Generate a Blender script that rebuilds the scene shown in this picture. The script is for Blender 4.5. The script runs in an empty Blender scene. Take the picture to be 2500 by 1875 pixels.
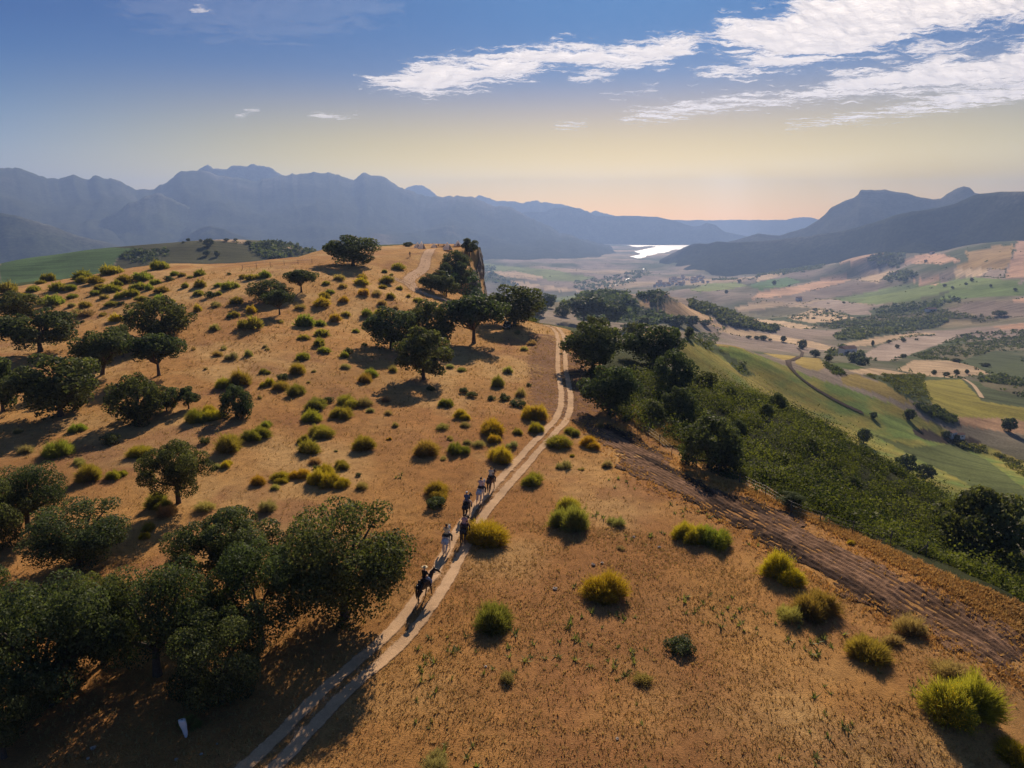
import bpy, math, random
import numpy as np
from mathutils import Vector, Matrix

random.seed(7)
rng = np.random.default_rng(7)
SC = bpy.context.scene
COL = SC.collection

# ------------------------------------------------------------------ camera
CAM_Z = 28.0
PITCH = math.radians(13.2)
FPX = 1720.0                      # focal length in pixels of the 2500 px wide photograph
cam_d = bpy.data.cameras.new('camera')
cam = bpy.data.objects.new('camera', cam_d)
COL.objects.link(cam)
cam_d.sensor_fit = 'HORIZONTAL'
cam_d.sensor_width = 36.0
cam_d.lens = FPX / 2500.0 * 36.0
cam_d.clip_start = 0.5
cam_d.clip_end = 120000.0
cam.location = (0, 0, CAM_Z)
cam.rotation_euler = (math.radians(90) - PITCH, 0, 0)
SC.camera = cam

# ------------------------------------------------------------------ light and sky
SUN_AZ = math.radians(10.0)       # right of straight ahead (+Y)
SUN_EL = math.radians(31.0)
SUN_DIR = Vector((math.sin(SUN_AZ) * math.cos(SUN_EL), math.cos(SUN_AZ) * math.cos(SUN_EL), math.sin(SUN_EL)))
world = bpy.data.worlds.new('World')
SC.world = world
world.use_nodes = True
wn, wl = world.node_tree.nodes, world.node_tree.links
wn.clear()
w_out = wn.new('ShaderNodeOutputWorld')
w_bg = wn.new('ShaderNodeBackground')
w_sky = wn.new('ShaderNodeTexSky')
w_sky.sky_type = 'NISHITA'
w_sky.sun_disc = False
w_sky.sun_elevation = SUN_EL
w_sky.sun_rotation = SUN_AZ
w_sky.altitude = 500
w_sky.air_density = 1.0
w_sky.dust_density = 0.6
w_sky.ozone_density = 2.5
w_bg.inputs['Strength'].default_value = 0.056
# a dry evening sky: warm dust low down all round the horizon, clear blue higher up
w_tc = wn.new('ShaderNodeTexCoord')
w_sep = wn.new('ShaderNodeSeparateXYZ')
wl.new(w_tc.outputs['Generated'], w_sep.inputs[0])
def sky_ramp(stops):
    n = wn.new('ShaderNodeValToRGB')
    n.color_ramp.interpolation = 'B_SPLINE'
    cr = n.color_ramp
    while len(cr.elements) > 1:
        cr.elements.remove(cr.elements[0])
    for i, (p, c) in enumerate(stops):
        e = cr.elements[0] if i == 0 else cr.elements.new(p)
        e.position = p
        e.color = (*[v_ * 0.25 for v_ in c], 1)          # ramps hold 0..1: scaled back up below
    wl.new(w_sep.outputs['Z'], n.inputs[0])
    return n.outputs[0]
w_warm = sky_ramp([(0.0, (1.90, 1.18, 0.0)), (0.05, (1.88, 1.13, 0.0)), (0.09, (1.56, 0.88, 0.0)), (0.14, (0.84, 0.53, 0.33)), (0.185, (0.12, 0.28, 0.50)), (0.26, (0.0, 0.24, 0.54)), (0.45, (0.20, 0.40, 0.66)), (1.0, (0.75, 0.85, 0.97))])
w_cool = sky_ramp([(0.0, (0.95, 0.82, 0.85)), (0.05, (0.85, 0.82, 0.98)), (0.09, (0.54, 0.70, 1.0)), (0.14, (0.10, 0.44, 0.80)), (0.20, (0.0, 0.30, 0.70)), (0.26, (0.0, 0.21, 0.60)), (0.45, (0.20, 0.40, 0.70)), (1.0, (0.75, 0.85, 0.97))])
# warmest in the direction of the sun
w_flat = wn.new('ShaderNodeVectorMath'); w_flat.operation = 'MULTIPLY'
w_flat.inputs[1].default_value = (1, 1, 0)
wl.new(w_tc.outputs['Generated'], w_flat.inputs[0])
w_nrm = wn.new('ShaderNodeVectorMath'); w_nrm.operation = 'NORMALIZE'
wl.new(w_flat.outputs[0], w_nrm.inputs[0])
w_dot = wn.new('ShaderNodeVectorMath'); w_dot.operation = 'DOT_PRODUCT'
w_dot.inputs[1].default_value = (math.sin(SUN_AZ), math.cos(SUN_AZ), 0)
wl.new(w_nrm.outputs[0], w_dot.inputs[0])
w_map = wn.new('ShaderNodeMapRange'); w_map.interpolation_type = 'SMOOTHSTEP'
w_map.inputs[1].default_value = 0.58; w_map.inputs[2].default_value = 0.97
wl.new(w_dot.outputs['Value'], w_map.inputs[0])
w_mix = wn.new('ShaderNodeMix'); w_mix.data_type = 'RGBA'
wl.new(w_map.outputs[0], w_mix.inputs[0])
wl.new(w_cool, w_mix.inputs[6])
wl.new(w_warm, w_mix.inputs[7])
w_mul = wn.new('ShaderNodeMix')
w_mul.data_type = 'RGBA'
w_mul.blend_type = 'MULTIPLY'
w_mul.inputs[0].default_value = 1.0
wl.new(w_sky.outputs[0], w_mul.inputs[6])
wl.new(w_mix.outputs[2], w_mul.inputs[7])
w_scl = wn.new('ShaderNodeVectorMath'); w_scl.operation = 'SCALE'; w_scl.inputs['Scale'].default_value = 4.0
wl.new(w_mul.outputs[2], w_scl.inputs[0])
wl.new(w_scl.outputs[0], w_bg.inputs[0])
wl.new(w_bg.outputs[0], w_out.inputs[0])

sun_d = bpy.data.lights.new('sun', 'SUN')
sun_d.energy = 5.0
sun_d.angle = math.radians(0.6)
sun_d.color = (1.0, 0.83, 0.64)
sun = bpy.data.objects.new('sun', sun_d)
COL.objects.link(sun)
sun.rotation_euler = SUN_DIR.to_track_quat('Z', 'Y').to_euler()

vs = SC.view_settings
vs.view_transform = 'Standard'
vs.look = 'None'
vs.exposure = 0.35
vs.gamma = 1.0
vs.use_curve_mapping = False
SC.cycles.use_denoising = True
SC.cycles.denoiser = 'OPENIMAGEDENOISE'
SC.cycles.max_bounces = 6
SC.cycles.diffuse_bounces = 4
SC.cycles.glossy_bounces = 2
SC.cycles.transmission_bounces = 3
SC.cycles.transparent_max_bounces = 12
SC.cycles.volume_bounces = 0
SC.cycles.caustics_reflective = False
SC.cycles.caustics_refractive = False

# ------------------------------------------------------------------ helpers
SINP, COSP = math.sin(PITCH), math.cos(PITCH)

def ray(px, py):
    """azimuth and tangent of the angle below the horizon for a point of the photograph"""
    px = np.asarray(px, float); py = np.asarray(py, float)
    x = (px - 1250.0) / FPX
    v = (py - 937.5) / FPX
    f = COSP - v * SINP
    d = SINP + v * COSP
    return np.arctan2(x, f), d / np.hypot(x, f)

def to_px(x, y, z):
    """where a world point shows in the photograph"""
    dz = z - CAM_Z
    zc = y * COSP - dz * SINP
    yc = y * SINP + dz * COSP
    zc = np.maximum(zc, 1e-3)
    return 1250.0 + FPX * x / zc, 937.5 - FPX * yc / zc

def tag(o, label=None, cat=None, group=None, kind=None):
    if label: o['label'] = label
    if cat: o['category'] = cat
    if group: o['group'] = group
    if kind: o['kind'] = kind
    return o

def link(o, parent=None):
    COL.objects.link(o)
    if parent is not None:
        o.parent = parent
    return o

def np_mesh(name, verts, faces, mat=None, smooth=False, colors=None):
    """faces: (n,3) or (n,4) int array"""
    verts = np.asarray(verts, np.float32); faces = np.asarray(faces, np.int32)
    me = bpy.data.meshes.new(name)
    n, k = faces.shape
    me.vertices.add(len(verts)); me.vertices.foreach_set('co', verts.ravel())
    me.loops.add(n * k); me.loops.foreach_set('vertex_index', faces.ravel())
    me.polygons.add(n)
    me.polygons.foreach_set('loop_start', np.arange(0, n * k, k, dtype=np.int32))
    me.polygons.foreach_set('loop_total', np.full(n, k, np.int32))
    me.polygons.foreach_set('use_smooth', np.full(n, smooth))
    if colors is not None:
        a = me.color_attributes.new('Col', 'FLOAT_COLOR', 'POINT')
        c = np.ones((len(verts), 4), np.float32)
        c[:, :colors.shape[1]] = colors
        a.data.foreach_set('color', c.ravel())
    me.update(calc_edges=True)
    if mat is not None:
        me.materials.append(mat)
    return me

def mesh_obj(name, me, parent=None):
    return link(bpy.data.objects.new(name, me), parent)

def empty(name, loc=(0, 0, 0), rz=0.0, sc=(1, 1, 1)):
    o = bpy.data.objects.new(name, None)
    o.empty_display_size = 0.3
    o.location = loc; o.rotation_euler = (0, 0, rz); o.scale = sc
    return link(o)

# numpy value noise
_perm = np.random.default_rng(3).random(65536).astype(np.float32)
def vnoise(x, y):
    x = np.asarray(x, np.float32); y = np.asarray(y, np.float32)
    xf = np.floor(x); yf = np.floor(y)
    fx = x - xf; fy = y - yf
    xi = xf.astype(np.int32) & 255; yi = (yf.astype(np.int32) & 255) << 8
    fx = fx * fx * (3 - 2 * fx); fy = fy * fy * (3 - 2 * fy)
    x1 = (xi + 1) & 255; y1 = (yi + 256) & 65535
    a = _perm[yi + xi]; b = _perm[yi + x1]
    a += (b - a) * fx
    c = _perm[y1 + xi]; d = _perm[y1 + x1]
    c += (d - c) * fx
    return a + (c - a) * fy - 0.5
def fbm(x, y, octaves=4, gain=0.5):
    s = 0; a = 1.0
    for i in range(octaves):
        s = s + a * vnoise(x * 2 ** i + 17.3 * i, y * 2 ** i + 5.1 * i)
        a *= gain
    return s
def ridged(x, y, octaves=4):
    s = 0; a = 1.0
    for i in range(octaves):
        s = s + a * (1 - np.abs(2 * vnoise(x * 2 ** i + 31.7 * i, y * 2 ** i + 9.9 * i)) * 2)
        a *= 0.5
    return s

def in_poly(px, py, poly):
    inside = np.zeros(np.shape(px), bool)
    n = len(poly)
    for i in range(n):
        x1, y1 = poly[i]; x2, y2 = poly[(i + 1) % n]
        if y1 == y2:
            continue
        c = ((y1 > py) != (y2 > py)) & (px < (x2 - x1) * (py - y1) / (y2 - y1) + x1)
        inside ^= c
    return inside

def srgb(r, g, b):
    f = lambda u: (u / 255 / 12.92) if u <= 10 else ((u / 255 + 0.055) / 1.055) ** 2.4
    return (f(r), f(g), f(b))

# ---- node material helpers
def mat_new(name):
    m = bpy.data.materials.new(name); m.use_nodes = True
    nt = m.node_tree
    bsdf = nt.nodes['Principled BSDF']
    return m, nt, bsdf

def node(nt, t, **kw):
    n = nt.nodes.new(t)
    for k, v in kw.items():
        setattr(n, k, v)
    return n

def noise(nt, scale, detail=4, rough=0.55, vec=None):
    n = node(nt, 'ShaderNodeTexNoise')
    n.inputs['Scale'].default_value = scale
    n.inputs['Detail'].default_value = detail
    n.inputs['Roughness'].default_value = rough
    if vec is not None:
        nt.links.new(vec, n.inputs['Vector'])
    return n

def ramp(nt, fac, stops):
    r = node(nt, 'ShaderNodeValToRGB')
    while len(r.color_ramp.elements) > 1:
        r.color_ramp.elements.remove(r.color_ramp.elements[0])
    for i, (p, c) in enumerate(stops):
        e = r.color_ramp.elements[0] if i == 0 else r.color_ramp.elements.new(p)
        e.position = p
        e.color = (*c, 1) if len(c) == 3 else c
    nt.links.new(fac, r.inputs[0])
    return r.outputs[0]

def mixc(nt, mode, fac, a, b):
    n = node(nt, 'ShaderNodeMix', data_type='RGBA', blend_type=mode)
    for i, v in ((0, fac), (6, a), (7, b)):
        if isinstance(v, (int, float)):
            n.inputs[i].default_value = v
        elif isinstance(v, tuple):
            n.inputs[i].default_value = (*v, 1) if len(v) == 3 else v
        else:
            nt.links.new(v, n.inputs[i])
    return n.outputs[2]

def flat_mat(name, c, rough=0.8, spec=0.3, var=0.15, vscale=6.0, metal=0.0):
    """plain painted / cloth / hide material with a little mottling"""
    m, nt, b = mat_new(name)
    tc = node(nt, 'ShaderNodeTexCoord')
    n = noise(nt, vscale, 4, 0.6, tc.outputs['Object'])
    lo = tuple(x * (1 - var) for x in c); hi = tuple(min(1, x * (1 + var)) for x in c)
    nt.links.new(ramp(nt, n.outputs['Fac'], [(0.3, lo), (0.7, hi)]), b.inputs['Base Color'])
    b.inputs['Roughness'].default_value = rough
    b.inputs['Specular IOR Level'].default_value = spec
    b.inputs['Metallic'].default_value = metal
    return m
# ------------------------------------------------------------------ terrain heights
# control points: (photo x, photo y, height) lie on ground seen in the photograph
CP_Z = [
 (0,1875,0),(600,1875,0),(1250,1875,0),(1900,1875,-.5),(2500,1875,-2),
 (0,1500,.5),(600,1500,0),(1000,1470,0),(1500,1500,-.3),(2000,1600,-1),(2500,1660,-2.4),
 (0,1250,1),(400,1230,1),(800,1250,.8),(1130,1250,.3),(1500,1280,-.3),(1700,1300,-.8),
 (0,1050,2),(300,1000,3),(600,1000,2.8),(900,1000,2.2),(1200,1050,1.2),(1400,1080,.3),
 (0,900,3.5),(300,880,4.5),(600,900,4.2),(900,900,3.2),(1100,900,2.5),(1300,900,1.5),(1380,900,1.2),
 (0,800,5.5),(300,780,7),(600,800,7.3),(900,800,5.5),(1100,830,3.6),(1300,800,3),(1365,800,2.6),
 (0,706,8),(200,676,11),(400,650,13),(300,720,10),(600,700,12),(600,648,14.5),(700,630,15.8),(800,606,17.3),(800,680,13.2),
 (950,620,16),(950,700,10.5),(1090,606,17),(1000,690,10.8),(1050,745,7.2),(1130,608,16.5),(1130,760,5),
 (1400,1040,.3),(1557,1060,-1),(1640,1110,-1.2),(1800,1175,-1.3),(2000,1260,-1.6),(2180,1320,-2),(2420,1425,-2.8),(2500,1470,-3),
 (1800,1300,-1),(2200,1500,-1.8),
 (2500,1365,-20.5),(2200,1170,-18),(2000,1050,-15.5),(1850,985,-12),(1700,930,-8),(1600,880,-4),(1500,850,-1),(1450,835,1),
 (2310,1070,-75),(2480,1180,-72),(2200,960,-60),(2000,900,-45),(1800,850,-30),(1690,830,-22),(1590,808,-14),
 (1750,880,-32),(1900,960,-45),(2100,1050,-60),(2080,880,-56),(2480,1050,-80),(2450,960,-82),
 (2250,900,-84),(2250,870,-92),(2300,800,-112),(2300,750,-132),(2300,700,-150),(2400,640,-85),(2100,660,-160),(2480,602,-52),(2303,622,-84),(2111,642,-134),(2000,657,-172),
 (2000,800,-112),(1950,760,-140),(1900,700,-185),(2480,700,-112),
 (1700,690,-230),(1500,690,-240),(1300,650,-238),(1400,620,-250),
 (1450,728,-76),(1600,735,-70),(1630,714,-56),(1700,738,-78),(1800,790,-95),(1600,765,-72),(1880,830,-98),(1700,775,-82),
 (450,600,-2),(700,600,-4),(100,648,-22),(50,690,-32),(300,616,-10),(600,640,-16),
]
# control points out of sight behind crests or out of the frame: (photo x, distance, height)
CP_R = [
 (2500,180,-58),(2200,220,-60),(2000,230,-50),(1850,240,-42),(1700,240,-30),(1600,225,-16),(1500,215,-9),(1400,205,-3),
 (1090,330,6),(1090,400,-40),(950,330,8),(950,400,-30),(800,310,12),(800,380,-12),(800,500,-40),(600,270,9),(600,360,-12),(400,270,8),(400,340,-10),(400,470,-36),
 (0,270,2),(0,340,-18),(0,450,-34),(200,290,4),(200,380,-24),
 (1186,285,-7),(1186,340,-28),(1220,230,-3),(1250,205,0),(1250,265,-14),(1330,195,-.5),(1350,235,-11),(1300,400,-62),(1450,400,-62),(1160,300,15.5),(1152,266,15.6),(1140,244,12.6),(1115,222,9.4),(1163,280,16),
 (1600,1300,-172),(1450,1300,-182),(1250,1000,-150),(1250,2000,-222),(1750,1300,-165),
 (100,1300,-112),(450,1300,-92),(700,1200,-92),(0,2500,-182),(400,2500,-182),(800,2500,-212),(1100,2500,-232),
 (0,4500,-225),(500,4500,-240),(1000,4500,-246),(1600,4000,-244),(1600,5000,-248),(2000,5000,-200),(2500,5000,-120),(2500,2700,-45),(2303,2900,-75),
 (0,9000,-240),(1000,9000,-250),(1700,9000,-250),(2500,9000,-220),(0,21000,-250),(1250,21000,-250),(2500,21000,-250),
 (-700,40,0),(-700,100,2),(-700,200,4),(-700,330,-20),(-700,900,-40),(-700,2500,-150),(-700,9000,-240),
 (3200,40,-6),(3200,80,-24),(3200,160,-62),(3200,330,-80),(3200,900,-110),(3200,2500,-130),(3200,9000,-220),
 (-700,12,0),(1250,12,0),(3200,12,-1),(-700,21000,-250),(3200,21000,-250),
]
cp = []
for px, py, z in CP_Z:
    th, tn = ray(px, py)
    cp.append((float(th), math.log((CAM_Z - z) / float(tn)), z))
for px, r, z in CP_R:
    th, _ = ray(px, 800)
    cp.append((float(th), math.log(r), z))
cp = np.array(cp)
def _phi(d2): return np.sqrt(d2 + 0.03 ** 2)
_d2 = (cp[:, None, 0] - cp[None, :, 0]) ** 2 + (cp[:, None, 1] - cp[None, :, 1]) ** 2
_n = len(cp)
_A = np.zeros((_n + 1, _n + 1)); _A[:_n, :_n] = _phi(_d2); _A[:_n, _n] = 1; _A[_n, :_n] = 1
_w = np.linalg.solve(_A + 1e-9 * np.eye(_n + 1), np.append(cp[:, 2], 0))

TH = np.radians(np.concatenate([np.arange(-66, -39, 0.9), np.arange(-39, 39.01, 0.118), np.arange(39.9, 67, 0.9)]))
LR = np.concatenate([np.linspace(math.log(9), math.log(29), 16)[:-1], np.linspace(math.log(29), math.log(1000), 400)[:-1], np.linspace(math.log(1000), math.log(12800), 175)])
RR = np.exp(LR)
TT, LL = np.meshgrid(TH, LR)
Zb = np.full(TT.shape, _w[_n])
for i in range(_n):
    Zb += _w[i] * np.sqrt((TT - cp[i, 0]) ** 2 + (LL - cp[i, 1]) ** 2 + 0.0009)
RM = np.exp(LL)
GX, GY = RM * np.sin(TT), RM * np.cos(TT)
# rolling relief that grows with distance, small hummocks close by
w_far = np.clip((RM - 420) / 900, 0, 1)
Zb += w_far * np.clip((7500 - RM) / 2500, 0.12, 1) * (np.where(TT < 0.22, 46, 54) * fbm(GX / 560, GY / 560, 4) + 7 * fbm(GX / 130 + 7, GY / 130, 3))
w_mid = np.clip((RM - np.where(TT > 0.03, 190, 345)) / 120, 0, 1) * np.clip((900 - RM) / 400, 0, 1)
Zb += w_mid * 4.0 * fbm(GX / 75 + 3, GY / 75, 3)
Zb += np.clip((420 - RM) / 200, 0, 1) * (0.5 * fbm(GX / 16, GY / 16, 3) + 0.16 * fbm(GX / 3.1, GY / 3.1, 2))
# the cliff: the tent plateau breaks off on its right-hand side
PXG, PYG = to_px(GX, GY, Zb)
CLIFF = [(-21.5, 214), (-15.8, 226), (-13.2, 240), (-12.6, 255), (-12.0, 270), (-12.6, 285), (-14, 300), (-22, 318)]   # plan line of its edge
cl = np.array(CLIFF, float)
xe = np.interp(GY, cl[:, 1], cl[:, 0])
side = GX - xe                                            # > 0 beyond the edge
wy = np.clip((GY - 205) / 22, 0, 1) * np.clip((330 - GY) / 25, 0, 1)
low = -5.0 - 0.30 * np.clip(side, 0, 60) - 0.10 * np.clip(GY - 250, 0, 100)
t = np.clip(side / 2.6, 0, 1)
Zc_ = np.where(side > 0, np.minimum(Zb, Zb * (1 - t) + low * t), Zb)
blend = np.clip((75 - side) / 40, 0, 1)
Zb = Zb + wy * blend * np.where(side > 0, Zc_ - Zb, 0)

# the tent plateau is level: no swell above it
cap = 17.2 + 0.25 * fbm(GX / 20, GY / 20, 3)
Zb = np.where((RM < 430) & (TT < 0.02), np.minimum(Zb, cap), Zb)

# the reservoir: level water, basin cut below it
LAKE_Z = -248.0
LAKE_PX = [(1525,597.5),(1560,596.5),(1600,597),(1640,598),(1720,598.5),(1745,600),(1700,606),(1640,614),(1600,622),(1575,628),(1561,631.5),(1548,629),(1537,626),
           (1553,623),(1566,620.5),(1556,617.5),(1548,613),(1560,611),(1590,605),(1602,602.5),(1588,600.5),(1560,603),(1545,602.5),(1538,600)]
_th, _tn = ray(np.array([p[0] for p in LAKE_PX]), np.array([p[1] for p in LAKE_PX]))
_r = (CAM_Z - LAKE_Z) / _tn
LAKE_XY = np.stack([_r * np.sin(_th), _r * np.cos(_th)], 1)
lake_in = in_poly(GX, GY, LAKE_XY)
far = RM > 3300
Zb = np.where(far & ~lake_in, np.maximum(Zb, LAKE_Z + 3.0), Zb)
Zb = np.where(lake_in, LAKE_Z - 8.0, Zb)

def H(x, y):
    x = np.asarray(x, float); y = np.asarray(y, float)
    th = np.arctan2(x, y); lr = np.log(np.maximum(np.hypot(x, y), 9.01))
    i = np.clip(np.searchsorted(LR, lr) - 1, 0, len(LR) - 2)
    j = np.clip(np.searchsorted(TH, th) - 1, 0, len(TH) - 2)
    # the grid is plane in (x, y) inside a cell to good accuracy: interpolate in r and angle
    fr = np.clip((np.exp(lr) - RR[i]) / (RR[i + 1] - RR[i]), 0, 1)
    ft = np.clip((th - TH[j]) / (TH[j + 1] - TH[j]), 0, 1)
    return (Zb[i, j] * (1 - ft) + Zb[i, j + 1] * ft) * (1 - fr) + (Zb[i + 1, j] * (1 - ft) + Zb[i + 1, j + 1] * ft) * fr

def at(px, py, rmin=20.0, rmax=12700.0):
    """the ground point seen at a point of the photograph (first surface beyond rmin)"""
    th, tn = ray(px, py)
    th = float(th); tn = float(tn)
    r = np.exp(np.linspace(math.log(rmin), math.log(rmax), 2600))
    z = H(r * math.sin(th), r * math.cos(th))
    below = (CAM_Z - tn * r) <= z
    k = int(np.argmax(below)) if below.any() else len(r) - 1
    if k > 0 and below[k]:
        a = (CAM_Z - tn * r[k - 1]) - z[k - 1]; b = z[k] - (CAM_Z - tn * r[k])
        rr = r[k - 1] + (r[k] - r[k - 1]) * a / max(a + b, 1e-9)
    else:
        rr = r[k]
    x, y = rr * math.sin(th), rr * math.cos(th)
    return Vector((x, y, float(H(x, y))))

def depth(p):
    return p.y * COSP - (p.z - CAM_Z) * SINP

PXG, PYG = to_px(GX, GY, Zb)
# which grid points the camera can see (first surface along each bearing)
TANG = (Zb - CAM_Z) / RM
run = np.maximum.accumulate(TANG, axis=0)
SEEN = TANG >= run - 1e-9

# ------------------------------------------------------------------ ground colours and the fields
C_DRY = np.array((0.53, 0.278, 0.082)); C_DRY2 = np.array((0.40, 0.180, 0.052)); C_PALE = np.array((0.60, 0.37, 0.145))
C_STUB = np.array((0.58, 0.42, 0.26)); C_RED = np.array((0.46, 0.28, 0.18)); C_GREEN = np.array((0.135, 0.19, 0.055)); C_GREEN2 = np.array((0.20, 0.235, 0.07))
C_SCRUB = np.array((0.085, 0.105, 0.045)); C_OLIVE = np.array((0.17, 0.15, 0.085)); C_FOREST = np.array((0.045, 0.06, 0.03)); C_GREY = np.array((0.32, 0.25, 0.20))
C_DARK = np.array((0.055, 0.042, 0.035)); C_GOLD = np.array((0.36, 0.27, 0.085)); C_SOIL = np.array((0.15, 0.085, 0.05))

def c3(origin, s, pts): return [(origin[0] + x / s, origin[1] + y / s) for x, y in pts]
K3 = lambda pts: c3((1650, 350), 2.602, pts)
K7 = lambda pts: c3((1800, 700), 3.0157, pts)
K6 = lambda pts: c3((1200, 700), 3.0157, pts)
KM = lambda pts: c3((1500, 620), 5.53, pts)
K1 = lambda pts: c3((0, 350), 2.602, pts)
K2 = lambda pts: c3((800, 350), 2.602, pts)
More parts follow.
